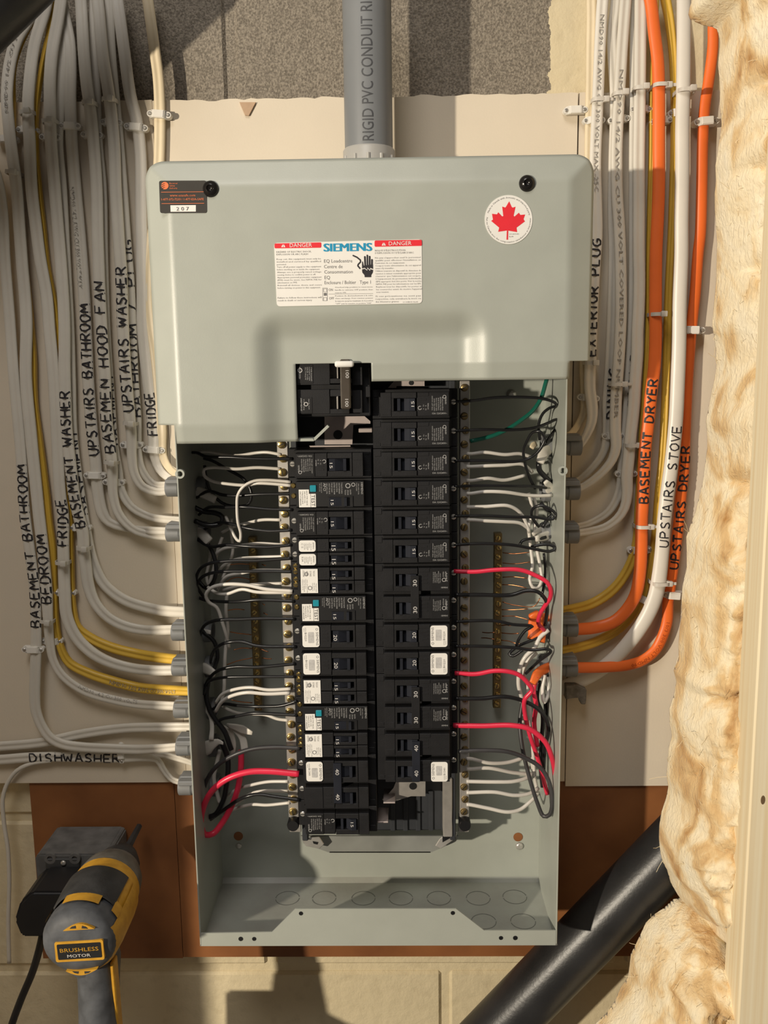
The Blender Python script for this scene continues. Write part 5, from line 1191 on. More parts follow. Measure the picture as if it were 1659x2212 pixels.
wire('b', [(455, 1535), (481, 1521), (512, 1524), (544, 1526), (577, 1526), (610, 1524), (642, 1514)], (-.05, -.075, T_), 'black wire to the lowest TEST breaker, upper one')
wire('b', [(460, 1565), (481, 1553), (512, 1547), (544, 1541), (588, 1542), (642, 1545)], (-.05, -.075, T_), 'black wire to the lowest TEST breaker, lower one')
wire('d', [(440, 1745), (438, 1716), (447, 1685), (468, 1655), (501, 1633), (544, 1618), (588, 1614), (648, 1616)], (-.05, -.08, -.085), 'thick charcoal wire arching above the red wire loop', 4.6)
wire('b', [(455, 1770), (480, 1752), (510, 1731), (529, 1722), (555, 1716), (594, 1721), (648, 1728)], (-.05, -.08, -.085), 'black wire below the red wire loop, to the double 40 amp breaker', 3.8)
wire('b', [(440, 990), (458, 995), (490, 1013), (529, 1037), (543, 1065), (538, 1087), (512, 1094), (481, 1087), (455, 1061), (445, 1030), (442, 1005)], (-.045, -.055, -.05), 'black wire coiled in a wide loop at the upper left of the box', 3.4)
wire('b', [(418, 1095), (440, 1105), (465, 1108), (480, 1116), (478, 1130), (450, 1135), (420, 1125)], (-.05, -.06), 'black wire bunched below the upper left coil', 5.5)
wire('b', [(445, 1170), (458, 1190), (467, 1225), (462, 1255), (445, 1270), (425, 1250)], (-.05, -.06, -.05), 'black wire hanging from the second white jacket on the left', 4.5)
wire('b', [(425, 1345), (440, 1365), (462, 1385), (470, 1420), (455, 1460), (440, 1500)], (-.045, -.055), 'black wire running down beside the third connector on the left', 4.5)
wire('b', [(450, 1470), (446, 1500), (452, 1530), (466, 1555), (485, 1580), (500, 1620)], (-.05, -.06), 'black wire curving down beside the torn paper at lower left', 5.5)
wire('b', [(478, 1600), (492, 1640), (490, 1690), (482, 1730), (465, 1760), (452, 1765)], (-.05, -.055), 'black wire hanging down inside the red wire loop', 6.0)
# left: red
wire('r', [(521, 1620), (521, 1645), (520, 1665), (514, 1703), (501, 1740), (479, 1779), (460, 1801), (443, 1803), (434, 1780), (440, 1742), (458, 1709), (490, 1683), (534, 1668), (577, 1666), (646, 1672)], (-.05, -.06, -.075, -.09, -.092), 'thick red wire making a tall loop at the lower left of the box', 6.6)
# left: white
NB = -.068
wire('w', [(430, 975), (453, 976), (481, 981), (512, 984), (555, 978), (577, 977), (607, 982)], (-.05, -.06, NB), 'white wire to the neutral bar, topmost on the left')
wire('w', [(606, 1013), (555, 1010), (512, 1013), (458, 1010), (441, 1014), (441, 1027), (458, 1039), (490, 1045), (534, 1048), (555, 1044), (588, 1045), (628, 1049)], (NB, -.07, -.085), 'white wire bent back in a hairpin at the upper left', 3.6)
wire('w', [(628, 1041), (577, 1037), (549, 1039), (527, 1050), (514, 1069), (512, 1095), (514, 1128), (520, 1152), (518, 1169), (511, 1165), (499, 1143), (488, 1115)], (-.085, -.08, -.06), 'white wire dropping in a long hook left of the topmost TEST breaker', 3.4)
wire('w', [(480, 1150), (501, 1139), (534, 1130), (566, 1123), (606, 1123)], (-.04, NB), 'white wire to the left neutral bar, level with the breaker under the topmost TEST breaker')
wire('w', [(460, 1215), (466, 1199), (481, 1186), (512, 1180), (555, 1174), (612, 1177)], (-.04, NB), 'white wire to the left neutral bar just below the top of the ground bar')
wire('w', [(470, 1240), (481, 1223), (512, 1208), (555, 1204), (616, 1202)], (-.04, NB), 'white wire to the left neutral bar level with the rounded stickers')
wire('w', [(470, 1275), (477, 1260), (490, 1245), (523, 1238), (555, 1232), (612, 1232)], (-.04, NB), 'white wire to the left neutral bar level with the topmost square sticker')
wire('w', [(480, 1275), (512, 1267), (555, 1262), (610, 1260)], (-.04, NB), 'white wire to the left neutral bar just above the long white pair')
wire('w', [(495, 1400), (490, 1377), (481, 1347), (468, 1312), (451, 1301), (445, 1284), (458, 1269), (490, 1262), (534, 1264), (577, 1273), (632, 1277)], (-.05, -.07, -.085), 'white wire looping back to the topmost square sticker tandem, upper of the long pair', 3.8)
wire('w', [(449, 1268), (468, 1281), (490, 1283), (523, 1273), (555, 1279), (632, 1280)], (-.06, -.075, -.084), 'white wire to the topmost square sticker tandem, lower of the long pair', 3.6)
wire('w', [(490, 1285), (488, 1320), (492, 1360), (488, 1395), (485, 1447), (484, 1490), (478, 1520)], (-.04, -.05), 'white wire running straight down left of the ground bar', 4.0)
wire('w', [(455, 1180), (452, 1215), (446, 1245), (450, 1262), (460, 1235), (470, 1190), (480, 1160)], (-.035, -.045), 'white wire hanging in a narrow loop below the second white jacket on the left', 3.6)
wire('w', [(500, 1120), (499, 1150), (503, 1190), (496, 1215), (480, 1250)], (-.035, -.045), 'white wire behind the long hook, running down at the upper left', 3.4)
wire('w', [(466, 1518), (481, 1499), (512, 1488), (544, 1485), (577, 1490), (628, 1488)], (-.06, -.08, -.085), 'white wire to the middle square sticker tandem, upper of the arched pair', 3.5)
wire('w', [(466, 1536), (479, 1516), (501, 1503), (534, 1496), (577, 1499), (626, 1497)], (-.06, -.082, -.086), 'white wire to the middle square sticker tandem, lower of the arched pair', 3.8)
wire('w', [(481, 1527), (512, 1540), (573, 1544), (599, 1553), (622, 1556)], (-.04, NB), 'white wire to the left neutral bar level with the lowest TEST breaker')
wire('w', [(490, 1720), (512, 1705), (534, 1698), (577, 1689), (622, 1688)], (-.04, NB), 'white wire to the left neutral bar just below the red wire', 3.4)
wire('w', [(480, 1762), (512, 1735), (540, 1716), (566, 1709), (622, 1709)], (-.04, NB), 'white wire to the left neutral bar above the lowest black wire', 3.4)
wire('w', [(480, 1760), (505, 1748), (544, 1738), (577, 1739), (626, 1734)], (-.04, NB), 'white wire to the left neutral bar, lowest on the left', 3.4)
wire('w', [(475, 1620), (468, 1650), (462, 1680), (468, 1710), (475, 1735)], (-.045, -.05), 'white wire seen through the red wire loop', 4.5)
# stripped jackets
def jacket(pts, Ys, wpx, m, label, ratio=.45):
    yy = lerp_list(list(Ys), len(pts)); Q = [at(p[0], p[1], y) for p, y in zip(pts, yy)]; P = catmull(Q, .003); k = mpp(pts[0][0], pts[0][1], yy[0])
    wl = lerp_list([x*k for x in wpx], len(P)); bm = bmesh.new(); sweep(bm, P, wl, [x*ratio for x in wl], 14, .2)
    return tag(mesh_obj('stripped_jacket', bm, m, smooth=True), label, 'cable jacket', 'stripped jacket ends')
jacket([(395, 1056), (416, 1058), (440, 1066), (465, 1080)], (-.036, -.055), (14, 22, 22, 16), WHITEB, 'white jacket end pointing down and right at the topmost connector on the left')
jacket([(400, 1140), (418, 1146), (436, 1153), (452, 1170)], (-.036, -.055), (14, 20, 22, 20), WHITEB, 'white jacket end at the second connector on the left')
jacket([(410, 1362), (430, 1362), (455, 1366)], (-.036, -.05), (10, 11, 9), WHITEB, 'small white jacket end at the third connector on the left')
jacket([(408, 1436), (430, 1440), (448, 1446), (463, 1455)], (-.036, -.06), (16, 22, 24, 16), WHITEB, 'white jacket end at the fourth connector on the left, below the yellow cable')
jacket([(410, 1514), (430, 1517), (446, 1530), (456, 1548), (458, 1575), (456, 1598)], (-.036, -.06), (8, 10, 14, 10, 9, 11), WHITEB, 'long thin white jacket strip curling down at the left, above the flared one')
jacket([(430, 1628), (450, 1612), (472, 1602), (482, 1606)], (-.05, -.065), (22, 34, 18, 6), WHITEB, 'flared white jacket end at lower left beside the red wire loop', .3)
jacket([(490, 1566), (510, 1571), (530, 1578), (545, 1584)], (-.05, -.06), (8, 14, 20, 8), WHITEJ, 'torn pale jacket end above the red wire loop', .3)
jacket([(492, 1567), (510, 1578), (524, 1595), (529, 1622)], (-.045, -.055), (8, 14, 16, 16), WHITEJ, 'pale jacket strip curving down above the red wire loop', .35)
jacket([(478, 1570), (494, 1580), (503, 1605), (503, 1635)], (-.04, -.045), (12, 16, 14, 8), WHITEJ, 'grey shaded jacket strip beside the torn pale one', .35)

# right: black
R_ = -.085
wire('b', [(980, 868), (1025, 865), (1068, 859), (1134, 858), (1177, 862), (1199, 870), (1200, 877), (1188, 881), (1173, 893), (1164, 915), (1166, 950)], (R_, -.08, -.08, -.06, -.05), 'black wire from the first breaker of the right column', 3.3)
wire('b', [(980, 931), (1047, 928), (1101, 929), (1155, 924), (1188, 912), (1202, 906), (1206, 917), (1194, 935), (1180, 955)], (R_, -.082, -.07, -.05), 'black wire from the second breaker of the right column', 3.3)
wire('b', [(980, 995), (1047, 995), (1112, 997), (1144, 990), (1166, 971), (1177, 945), (1166, 932), (1151, 934), (1138, 954), (1131, 975), (1134, 1001), (1144, 1032), (1156, 1055)], (R_, -.08, -.085, -.07, -.05), 'black wire from the third breaker of the right column, coiled in a ring', 3.4)
wire('b', [(980, 1051), (1047, 1049), (1112, 1050), (1155, 1051), (1180, 1054)], (R_, -.075, -.055), 'black wire from the fourth breaker of the right column', 3.2)
wire('b', [(980, 1115), (1047, 1114), (1112, 1117), (1155, 1117), (1194, 1121), (1201, 1112), (1188, 1099), (1166, 1092), (1151, 1099), (1149, 1116), (1164, 1138)], (R_, -.08, -.08, -.065), 'black wire from the fifth breaker of the right column, with a small ring', 3.4)
wire('b', [(980, 1177), (1047, 1174), (1112, 1178), (1155, 1186), (1188, 1191), (1201, 1184), (1188, 1177), (1166, 1177), (1147, 1182)], (R_, -.08, -.075), 'black wire from the sixth breaker of the right column', 3.4)
wire('b', [(1123, 1178), (1128, 1169), (1145, 1164), (1165, 1164), (1180, 1160)], (-.06, -.055), 'short black wire arching over the sixth black wire on the right', 3.4)
wire('b', [(1164, 998), (1165, 1015), (1178, 1030), (1190, 1042)], (-.055, -.05), 'black wires leaving the topmost white jacket on the right', 6.0)
wire('b', [(1168, 1085), (1180, 1100), (1195, 1108), (1180, 1125), (1172, 1140)], (-.045, -.05), 'black wire knotted between the second and third connectors on the right', 4.0)
wire('b', [(1175, 1195), (1178, 1230), (1176, 1260), (1170, 1290)], (-.045, -.05), 'black wire running down behind the upper red wire', 3.0)
wire('b', [(982, 1285), (1041, 1285), (1106, 1285), (1136, 1276), (1161, 1278), (1177, 1293), (1182, 1315), (1177, 1350)], (R_, -.08, -.085, -.06), 'black wire under the topmost red wire on the right', 4.4)
wire('b', [(982, 1343), (1068, 1341), (1109, 1349), (1150, 1353), (1136, 1361), (1120, 1383), (1115, 1400)], (R_, -.08, -.07), 'black wire from the upper 20 amp breaker on the right', 3.5)
wire('b', [(982, 1396), (1041, 1396), (1109, 1399), (1150, 1404), (1182, 1402), (1190, 1407), (1163, 1429), (1136, 1455)], (R_, -.08, -.085, -.06), 'black wire from the lower 20 amp breaker on the right, folded back sharply', 3.5)
wire('b', [(1170, 1375), (1145, 1385), (1118, 1397), (1100, 1413), (1108, 1417), (1130, 1404)], (-.06, -.07), 'short black wire bent in a V at the orange jacket', 3.4)
wire('b', [(982, 1509), (1041, 1509), (1090, 1505), (1128, 1513), (1163, 1532), (1180, 1554), (1185, 1581), (1177, 1613), (1174, 1660)], (R_, -.082, -.08, -.06), 'black wire below the middle red wire on the right', 4.6)
wire('d', [(990, 1623), (1041, 1621), (1096, 1624), (1136, 1638), (1166, 1657), (1185, 1686), (1193, 1730), (1187, 1760), (1174, 1763), (1161, 1735), (1144, 1681), (1128, 1613), (1123, 1559), (1130, 1510)], (R_, -.085, -.092, -.08, -.06), 'thick charcoal wire making a long loop at the lower right of the box', 4.6)
wire('b', [(1165, 1470), (1160, 1510), (1172, 1545), (1170, 1600), (1168, 1660), (1172, 1700)], (-.05, -.06), 'black wire running down from the lower orange jacket', 4.6)
wire('b', [(1190, 1450), (1187, 1490), (1178, 1520), (1184, 1560), (1186, 1600)], (-.04, -.045), 'black wire hanging in the corner below the lower orange jacket', 4.0)
# right: red
wire('r', [(980, 1234), (1028, 1235), (1068, 1231), (1123, 1231), (1155, 1242), (1182, 1258), (1190, 1276), (1188, 1293), (1177, 1309), (1166, 1328), (1163, 1347), (1176, 1362)], (R_, -.09, -.09, -.075, -.06), 'topmost red wire on the right, from the upper double 30 amp breaker', 4.8)
wire('r', [(982, 1454), (1028, 1456), (1068, 1449), (1101, 1451), (1123, 1459), (1144, 1480), (1150, 1490), (1134, 1510), (1133, 1535), (1144, 1586), (1163, 1643), (1182, 1715)], (R_, -.09, -.085, -.06), 'middle red wire on the right, from the lower double 30 amp breaker', 5.0)
wire('r', [(1160, 1462), (1153, 1491), (1158, 1524), (1154, 1559), (1161, 1612)], (-.06, -.065), 'short red wire hanging from the lower orange jacket', 5.0)
wire('r', [(979, 1567), (1041, 1568), (1106, 1567), (1144, 1575), (1177, 1602), (1193, 1640), (1200, 1681), (1199, 1724)], (R_, -.095, -.095, -.07), 'lowest red wire on the right, sweeping down along the side of the box', 5.6)
# right: white
for i, (pts, lab) in enumerate((([(1020, 980), (1047, 977), (1090, 982), (1123, 980), (1150, 988)], 'topmost white wire on the right neutral bar'), ([(1017, 1008), (1058, 1006), (1090, 1005), (1129, 1003), (1150, 1020)], 'second white wire down on the right neutral bar'), ([(1020, 1038), (1053, 1033), (1090, 1037), (1134, 1027)], 'third white wire down on the right neutral bar'),
    ([(1017, 1066), (1047, 1062), (1090, 1063), (1134, 1069), (1165, 1071), (1192, 1070)], 'fourth white wire down on the right, running straight to a white jacket'), ([(1014, 1095), (1051, 1094), (1095, 1092), (1116, 1101), (1131, 1118), (1144, 1150)], 'fifth white wire down on the right, bending down'), ([(1020, 1123), (1047, 1125), (1090, 1127), (1123, 1130), (1142, 1142)], 'sixth white wire down on the right neutral bar'),
    ([(1016, 1639), (1055, 1648), (1096, 1647), (1128, 1638)], 'white wire just below the thick charcoal wire on the lower right'), ([(1018, 1661), (1055, 1659), (1109, 1669), (1146, 1672)], 'white wire fifth from the bottom of the right neutral bar, sloping down'), ([(1012, 1688), (1068, 1689), (1109, 1688), (1136, 1681), (1150, 1671)], 'third white wire from the bottom of the right neutral bar'),
    ([(1015, 1712), (1068, 1711), (1112, 1718), (1144, 1714), (1163, 1702)], 'second white wire from the bottom of the right neutral bar'), ([(1014, 1738), (1055, 1746), (1096, 1754), (1123, 1749), (1144, 1733), (1160, 1717)], 'lowest white wire on the right neutral bar'))):
    wire('w', [(1008, pts[0][1])]+pts, (NB, -.068, -.055), lab, 3.9 if i < 6 else 4.1)
wire('w', [(1142, 1140), (1147, 1190), (1150, 1225), (1144, 1250), (1150, 1268), (1162, 1270), (1170, 1253), (1168, 1230), (1160, 1190)], (-.05, -.06, -.05), 'white wires ending in a rounded loop above the topmost red wire on the right', 3.6)
wire('w', [(1142, 1065), (1150, 1105), (1142, 1140), (1148, 1190), (1150, 1230)], (-.045, -.045), 'white wire running down left of the third connector on the right', 3.6)
wire('w', [(1152, 1072), (1160, 1100), (1155, 1140), (1162, 1190), (1170, 1240)], (-.04, -.04), 'white wire running down behind the ring of the fifth black wire', 3.4)
wire('w', [(1185, 1361), (1166, 1377), (1155, 1400), (1136, 1417), (1123, 1444), (1120, 1478), (1127, 1510), (1130, 1560)], (-.06, -.065, -.05), 'white wire curving from the upper orange jacket down to the lower right bundle', 4.6)
wire('w', [(1160, 1410), (1142, 1425), (1132, 1445), (1138, 1480), (1145, 1530), (1150, 1600), (1155, 1680)], (-.05, -.05), 'white wire in the lower right bundle behind the red wires', 4.2)
wire('w', [(1177, 1458), (1172, 1491), (1176, 1517), (1184, 1500), (1182, 1462)], (-.055, -.06, -.05), 'short white wire hanging in a U under the lower orange jacket', 4.0)
wire('w', [(1150, 1560), (1160, 1610), (1150, 1640), (1155, 1680), (1162, 1715)], (-.045, -.045), 'white wire at the bottom of the lower right bundle', 4.0)
wire('g', [(1186, 800), (1178, 830), (1168, 862), (1150, 888), (1128, 906), (1100, 925), (1068, 940), (1040, 948), (1016, 953)], (-.05, -.06, -.068), 'thick green ground wire curving down from the cover to the right neutral bar', 4.6)
jacket([(1206, 968), (1190, 970), (1177, 977), (1166, 999)], (-.036, -.06), (10, 22, 24, 17), WHITEB, 'bright white jacket end at the topmost connector on the right')
jacket([(1203, 1070), (1190, 1066), (1186, 1050), (1178, 1040)], (-.036, -.06), (16, 20, 18, 10), WHITEB, 'bright white jacket end at the second connector on the right')
jacket([(1205, 1154), (1188, 1155), (1172, 1160), (1158, 1164)], (-.036, -.06), (18, 20, 20, 12), WHITEB, 'bright white jacket end at the middle connector on the right')
jacket([(1180, 1142), (1165, 1145), (1150, 1155)], (-.036, -.05), (12, 12, 8), WHITEJ, 'pale jacket end just above the bright one at the middle connector on the right')
jacket([(1206, 1350), (1188, 1345), (1168, 1340), (1158, 1335), (1152, 1325)], (-.036, -.055), (22, 30, 36, 34, 22), ORJ, 'orange jacket end at the upper orange cable, inside the panel')
jacket([(1160, 1330), (1157, 1350), (1160, 1370), (1158, 1384)], (-.05, -.06), (26, 34, 38, 40), ORJ, 'orange jacket flap hanging below the upper orange jacket end', .3)
jacket([(1210, 1437), (1195, 1438), (1177, 1445), (1162, 1455), (1150, 1476)], (-.036, -.065), (12, 20, 22, 22, 14), ORJ, 'orange jacket end at the lower orange cable, inside the panel')
jacket([(1158, 958), (1152, 962), (1148, 968)], (-.03, -.035), (12, 14, 10), CREAMJ, 'small cream jacket end seen through the black ring at the upper right')
# copper
GBY = -.024
for i, pts in enumerate(([(1086, 1194), (1110, 1196), (1144, 1193)], [(1086, 1216), (1110, 1218), (1146, 1214)], [(1086, 1247), (1110, 1246), (1139, 1249)], [(1085, 1263), (1110, 1264), (1137, 1270)], [(1085, 1300), (1105, 1306), (1123, 1309), (1150, 1311), (1160, 1304), (1166, 1292)], [(1084, 1317), (1110, 1317), (1140, 1315)], [(1084, 1331), (1110, 1331), (1125, 1334), (1145, 1340)], [(1083, 1351), (1095, 1350), (1103, 1352)], [(1083, 1367), (1105, 1369), (1121, 1368)], [(1082, 1383), (1100, 1385), (1115, 1390), (1134, 1391)], [(1042, 1366), (1055, 1367), (1068, 1366)], [(1040, 1378), (1050, 1378), (1068, 1381)])):
    wire('c', pts, (GBY, -.035), 'copper wire at the right ground bar, ' + ('topmost', 'second from the top', 'third from the top, near the topmost red wire', 'fourth from the top', 'fifth from the top, with a hooked end', 'sixth from the top', 'seventh, ending at the orange jacket', 'shortest one on its right side', 'ninth from the top', 'lowest one on its right side', 'upper stub on its left side', 'lower stub on its left side')[i], 1.1)
for i, pts in enumerate(([(495, 1220), (515, 1218), (540, 1219)], [(488, 1258), (500, 1250), (515, 1247), (541, 1252)], [(490, 1319), (508, 1316), (528, 1317)], [(497, 1365), (515, 1368), (543, 1371)], [(505, 1404), (522, 1400), (545, 1401)], [(490, 1436), (512, 1428), (545, 1421)], [(500, 1512), (520, 1516), (545, 1518)], [(562, 1401), (572, 1406), (580, 1408)], [(566, 1421), (576, 1423), (587, 1423)], [(567, 1304), (572, 1307)], [(569, 1324), (578, 1328)], [(566, 1219), (574, 1222)])):
    wire('c', pts, (-.035, GBY) if i < 7 else (GBY, -.026), 'copper wire at the left ground bar, ' + ('topmost', 'second from the top', 'third from the top', 'fourth from the top', 'fifth from the top', 'sixth from the top', 'lowest of all', 'bent stub on its right side', 'bright stub on its right side', 'upper of two short right stubs', 'lower of two short right stubs', 'stub on its right side near the top')[i], 1.1)

# ------------------------------------------------------------------ outlet box, adapter, drill
DUST = mat('dusty_grey', (0.15, 0.147, 0.142), .8, 0, .25, 60)
ADP = mat('adapter_black', (0.013, 0.013, 0.015), .5, 0, .2, 30)
def P_(x, y, Y): return at(x, y, Y)
ob = empty('outlet_box', P_(165, 1850, YP), 'dusty grey outlet box on the plywood behind the yellow drill', 'outlet box')
def OB(name, bm, m, par=None, **k):
    o = mesh_obj(name, bm, m, par or ob, **k)
    if par is None: o.matrix_parent_inverse = Matrix.Translation(-ob.location)
    return o
bm = bmesh.new(); yb_, yf_ = YP, -.058
A = [P_(75, 1846, yf_), P_(236, 1846, yf_), P_(242, 1905, yf_), P_(80, 1905, yf_)]
zt_ = A[0].z; x0, x1 = A[0].x, A[1].x; zb_ = A[2].z
prism(bm, [Vector((x0, yf_, zb_)), Vector((x1, yf_, zb_)), Vector((x1, yf_, zt_-.003)), Vector((x1-.004, yf_, zt_)), Vector((x0+.004, yf_, zt_)), Vector((x0, yf_, zt_-.003))], (0, 0, 0), (0, -yf_+yb_, 0))
bmesh.ops.bevel(bm, geom=bm.edges[:], offset=.0015, segments=2, affect='EDGES'); OB('box', bm, DUST)
bm = bmesh.new(); c0 = P_(137, 1866, yf_); box(bm, c0.x-.018, c0.x+.018, yf_-.004, yf_, c0.z-.020, c0.z+.008, .001); dv = OB('receptacle', bm, mat('outlet_grey', (.06, .06, .06), .6))
bm = bmesh.new(); box(bm, c0.x-.018, c0.x+.019, yf_-.005, yf_-.003, c0.z-.0205, c0.z-.014, .0005); OB('outlet_plate', bm, mat('outlet_plate', (.42, .41, .38), .6))
for dx in (-27, 26):
    bm = bmesh.new(); p = P_(137+dx, 1852, yf_-.001); n = 16
    lathe(bm, p, (0, -1, 0), [(0, .006), (.003, .006), (.003, .003), (.001, .003)], 20); OB('mounting_ear', bm, DUST)
bm = bmesh.new(); screw_mesh(bm, P_(137, 1864, yf_-.0045), .003); OB('screw', bm, STEEL, smooth=True)
ya, yc = -.062, -.112
ad = empty('power_adapter', P_(90, 1960, ya), 'black power adapter plugged into the outlet box, with a cord hanging down', 'power adapter')
pts = [(66, 1928), (150, 1928), (162, 1975), (155, 2026), (45, 2026), (30, 1990), (42, 1950)]
bm = bmesh.new(); prism(bm, [at(x, y, yc) for x, y in pts], (0, 0, 0), (0, -yc+ya, 0)); bmesh.ops.bevel(bm, geom=bm.edges[:], offset=.003, segments=3, affect='EDGES')
o = mesh_obj('adapter_body', bm, ADP, ad, smooth=True, smooth_angle=.5); o.matrix_parent_inverse = Matrix.Translation(-ad.location)
bm = bmesh.new(); P = catmull([at(93, 2015, -.09), at(85, 2050, -.09), at(70, 2100, -.085), at(45, 2160, -.08), at(22, 2225, -.07), at(5, 2300, -.06)], .006); sweep(bm, P, [16*mpp(60, 2100, -.08)]*len(P), [.007]*len(P), 12); o = mesh_obj('cord', bm, ADP, ad, smooth=True); o.matrix_parent_inverse = Matrix.Translation(-ad.location)

DY = mat('drill_yellow', (0.62, 0.33, 0.03), .5, 0, .0, 120, .05, 300, col2=(0.50, 0.25, 0.02))
DG = mat('drill_charcoal', (0.075, 0.080, 0.090), .6, 0, .3, 70, .06, 300)
DGR = mat('drill_rubber', (0.030, 0.030, 0.031), .65, 0, .35, 60, .1, 400)
DCH = mat('drill_clutch', (0.12, 0.108, 0.09), .6, 0, .25, 80)
Yb, Yf = -.205, -.098
pb, pf = at(170, 2035, Yb), at(250, 1884, Yf); ax = (pf-pb).normalized(); LEN = (pf-pb).length
up_ = (Vector((0, 0, 1))-ax*ax.z).normalized(); sd_ = ax.cross(up_)
dr = empty('cordless_drill', pb-Vector((0, 0, .16)), 'yellow and charcoal cordless drill pointing at the plywood, seen from behind', 'drill')
def DR(name, bm, m, par=None, flat=False, **k):
    o = (flat_obj if flat else mesh_obj)(name, bm, m, par or dr, **k)
    if par is None: o.matrix_parent_inverse = Matrix.Translation(-dr.location)
    return o
rb = 82*mpp(170, 2035, Yb)
def ring_loft(bm, rings, n=36, cap0=True, cap1=True, a0=0, a1=2*math.pi):
    R = []
    full = abs(a1-a0) > 6.2
    for t, rx, rz, dz in rings:
        c = pb+ax*(t*LEN)+up_*dz
        R.append([bm.verts.new(c+sd_*(rx*math.cos(q))+up_*(rz*math.sin(q))) for q in [a0+(a1-a0)*i/(n if full else n-1) for i in range(n)]])
    for A, B in zip(R, R[1:]):
        for i in range(n if full else n-1): bm.faces.new((A[i], A[(i+1) % n], B[(i+1) % n], B[i]))
    if full and cap0: bm.faces.new(R[0][::-1])
    if full and cap1: bm.faces.new(R[-1])
bm = bmesh.new(); ring_loft(bm, [(-.065, rb*.5, rb*.45, 0), (-.055, rb*.74, rb*.68, 0), (-.02, rb*.92, rb*.86, 0), (.04, rb*1.0, rb*.93, 0), (.16, rb*1.0, rb*.95, 0), (.20, rb*.96, rb*.9, 0), (.30, rb*.93, rb*.90, .002)]); hs = DR('motor_cap', bm, DG, smooth=True, smooth_angle=.7)
bm = bmesh.new(); ring_loft(bm, [(.22, rb*.90, rb*.86, .0), (.3, rb*.99, rb*.93, .001), (.45, rb*1.03, rb*.97, .002), (.6, rb*1.01, rb*.96, .002), (.74, rb*.95, rb*.93, .002), (.75, rb*.90, rb*.88, .002)]); DR('yellow_shell', bm, DY, smooth=True, smooth_angle=.7)
bm = bmesh.new(); ring_loft(bm, [(-.01, rb*.90, rb*.88, 0), (.04, rb*1.02, rb*.96, 0), (.2, rb*1.05, rb*.99, 0), (.5, rb*1.07, rb*1.0, .002), (.60, rb*1.04, rb*.98, .002)], a0=math.radians(-70), a1=math.radians(26)); DR('yellow_side', bm, DY, smooth=True, smooth_angle=.7)
bm = bmesh.new(); ring_loft(bm, [(.20, rb*.97, rb*.99, .001), (.22, rb*1.02, rb*1.01, .001), (.45, rb*1.05, rb*1.01, .002), (.585, rb*1.05, rb*1.0, .002), (.60, rb*1.02, rb*.97, .002)], a0=math.radians(38), a1=math.radians(198)); DR('rubber_grip_top', bm, DGR, smooth=True, smooth_angle=.7)
bm = bmesh.new(); ring_loft(bm, [(.74, rb*.93, rb*.90, .002), (.76, rb*.95, rb*.92, .002), (.90, rb*.88, rb*.86, .002), (.95, rb*.78, rb*.76, .002), (1.0, rb*.74, rb*.72, .002)]); DR('clutch_ring', bm, DCH, smooth=True, smooth_angle=.6)
bm = bmesh.new(); ring_loft(bm, [(.99, rb*.68, rb*.66, .002), (1.12, rb*.62, rb*.6, .002), (1.27, rb*.40, rb*.38, .002), (1.30, rb*.25, rb*.25, .002)], 24); DR('chuck', bm, DGR, smooth=True, smooth_angle=.6)
bm = bmesh.new(); ring_loft(bm, [(1.25, rb*.14, rb*.14, .002), (1.78, rb*.10, rb*.10, .002)], 6); DR('bit', bm, DGR)
def on_cap(x, y, lift=.0):          # photo pixel onto the plane just behind the motor cap
    q = pb-ax*(.067*LEN+lift); d = RT*((x-CX)/FPX)+UP*(-(y-CY)/FPX)+FW; t = (q-CAM).dot(ax)/d.dot(ax); return CAM+d*t
def cap_prism(name, pts, m, lift=0, th=.003, par=None):
    bm = bmesh.new(); prism(bm, [on_cap(x, y, lift) for x, y in pts], (0, 0, 0), ax*th); return DR(name, bm, m, par)
pl = cap_prism('name_plate', rounded([(117, 2036), (222, 2030), (226, 2073), (121, 2079)], 5), DY, .0006, .012)
cap_prism('plate_face', rounded([(122, 2041), (217, 2035.5), (220.5, 2068), (126, 2074)], 3), mat('plate_black', (.012, .012, .013), .5), .0009, .004, pl)
bm = bmesh.new()
for t, x0, y0, x1, y1, cap in (('BRUSHLESS', 130, 2058, 213, 2053, 9),):
    a, b = on_cap(x0, y0, .0012), on_cap(x1, y1, .0012); ex = b-a; put_text(bm, t, a, ex, ax.cross(ex.normalized())*-1 if (ax.cross(ex.normalized())*-1).z > 0 else ax.cross(ex.normalized()), ex.length, cap*mpp(170, 2050, Yb), 2, .02)
DR('plate_lettering', bm, DY, pl, True)
bm = bmesh.new(); a, b = on_cap(146, 2069, .0012), on_cap(196, 2066, .0012); ex = b-a; ey = ax.cross(ex.normalized()); ey = ey if ey.z > 0 else -ey
put_text(bm, 'MOTOR', a, ex, ey, ex.length, 7*mpp(170, 2050, Yb), 2, .02); DR('plate_lettering', bm, INKW, pl, True)
for (cx_, cy_, w_, hgt) in ((170, 2009, 34, 13), (176, 2096, 34, -11)):
    pts = [(cx_-w_+2*w_*i/12, cy_+(-.07)*( -w_+2*w_*i/12)) for i in range(13)]+[(cx_+w_-2*w_*i/12, cy_-.07*(w_-2*w_*i/12)-hgt*math.sin(math.pi*i/12)) for i in range(1, 12)]
    v = cap_prism('vent', pts, DY, .0003, .014)
    for s in (-1, 1): cap_prism('vent_slot', [(cx_+s*6, cy_-hgt*.25), (cx_+s*20, cy_-hgt*.2), (cx_+s*15, cy_-hgt*.55), (cx_+s*7, cy_-hgt*.7)], DGR, .0006, .003, v)
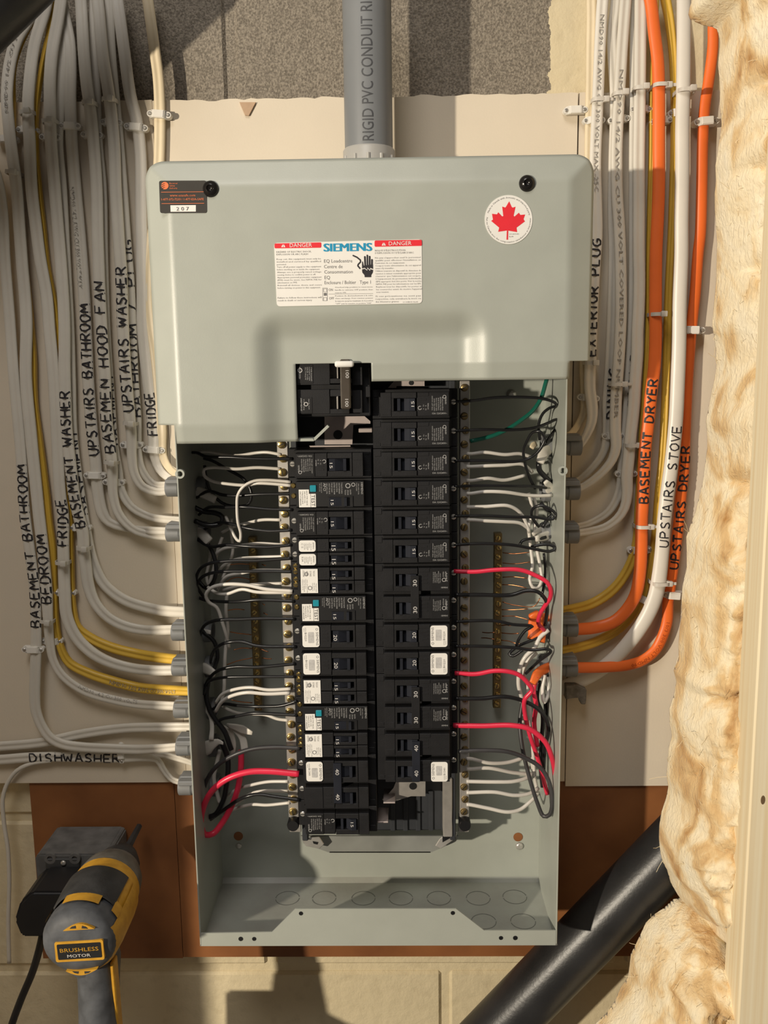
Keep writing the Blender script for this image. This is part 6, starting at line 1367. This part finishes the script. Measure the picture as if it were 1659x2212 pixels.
def top_patch(name, t0, t1, a0, a1, m, r=1.035):
    bm = bmesh.new(); ring_loft(bm, [(t0, rb*r, rb*(r-.045), .001), ((t0+t1)/2, rb*(r+.005), rb*(r-.04), .001), (t1, rb*r, rb*(r-.045), .001)], 10, a0=math.radians(a0), a1=math.radians(a1)); return DR(name, bm, m, smooth=True)
top_patch('yellow_marking', .10, .24, 62, 118, DY); top_patch('yellow_marking', .12, .26, 24, 40, DY); top_patch('yellow_marking', .1, .22, 150, 162, DY)
# handle and battery
hb = pb+ax*(.30*LEN)
def HP(x, y, Y): return at(x, y, Y)
hx0 = pb+ax*.02; bm = bmesh.new()
ht_ = [(pb+ax*.030-up_*(rb*.5), rb*.62, rb*.75), (pb+ax*.028-up_*(rb*1.15), rb*.58, rb*.66), (pb+ax*.024-up_*(rb*1.7), rb*.55, rb*.60), (pb+ax*.018-up_*(rb*2.6), rb*.54, rb*.58), (pb+ax*.012-up_*(rb*3.6), rb*.58, rb*.62), (pb+ax*.010-up_*(rb*4.8), rb*.70, rb*.8)]
ht_ = [(c+sd_*(.006 if i else 0), a, b) for i, (c, a, b) in enumerate(ht_)]
R = []
for c, a, b in ht_: R.append([bm.verts.new(c+sd_*(a*math.cos(q))+ax*(b*math.sin(q))) for q in [2*math.pi*i/28 for i in range(28)]])
for A, B in zip(R, R[1:]):
    for i in range(28): bm.faces.new((A[i], A[(i+1) % 28], B[(i+1) % 28], B[i]))
bm.faces.new(R[0][::-1]); bm.faces.new(R[-1]); DR('handle', bm, DG, smooth=True, smooth_angle=.8)
bm = bmesh.new(); box(bm, 0, .0035, 0, .012, -rb*4.1, -rb*.9, .001)
for v in bm.verts: v.co = pb+sd_*(v.co.x+.006+rb*.54)+ax*(v.co.y+.012)+up_*v.co.z-sd_*.0025
DR('handle_stripe', bm, DY)
bm = bmesh.new(); hh_ = pb+ax*.03-up_*(rb*.85); lathe(bm, hh_, up_*-1, [(0, rb*.72), (.012, rb*.70), (.016, rb*.62)], 28); DR('handle_collar', bm, DG, smooth=True, smooth_angle=.6)
bm = bmesh.new(); c = pb-up_*(rb*5.35)+ax*.02+sd_*.006; 
prism(bm, [c+sd_*(s1*rb*.95)+ax*(s2*.055) for s1, s2 in ((-1, -1), (1, -1), (1, 1), (-1, 1))], up_*.020, up_*-.035); bmesh.ops.bevel(bm, geom=bm.edges[:], offset=.004, segments=2, affect='EDGES'); DR('battery', bm, DY)
bm = bmesh.new(); zsh = (c-up_*.035).z; box(bm, pb.x-.055, pb.x+.065, -.34, -.12, zsh-.04, zsh-.0005, .001); tag(mesh_obj('added_ledge_1', bm, PINE), kind='structure')  # unseen ledge added under the battery, sized for its shadow on the blocks

# rough bracket behind the lowest right connector
bm = bmesh.new(); prism(bm, [at(x, y, -.02) for x, y in ((1222, 1480), (1245, 1478), (1268, 1490), (1266, 1522), (1255, 1522), (1250, 1505), (1222, 1512))], (0, 0, 0), (0, .012, 0)); bmesh.ops.bevel(bm, geom=bm.edges[:], offset=.001, segments=1, affect='EDGES')
tag(mesh_obj('old_connector', bm, mat('grimy_metal', (.19, .175, .155), .6, .3, .3, 200)), 'grimy metal connector stub on the right side of the panel, below the UPSTAIRS STOVE cable', 'cable connector')
bpy.data.objects.remove(_fo)
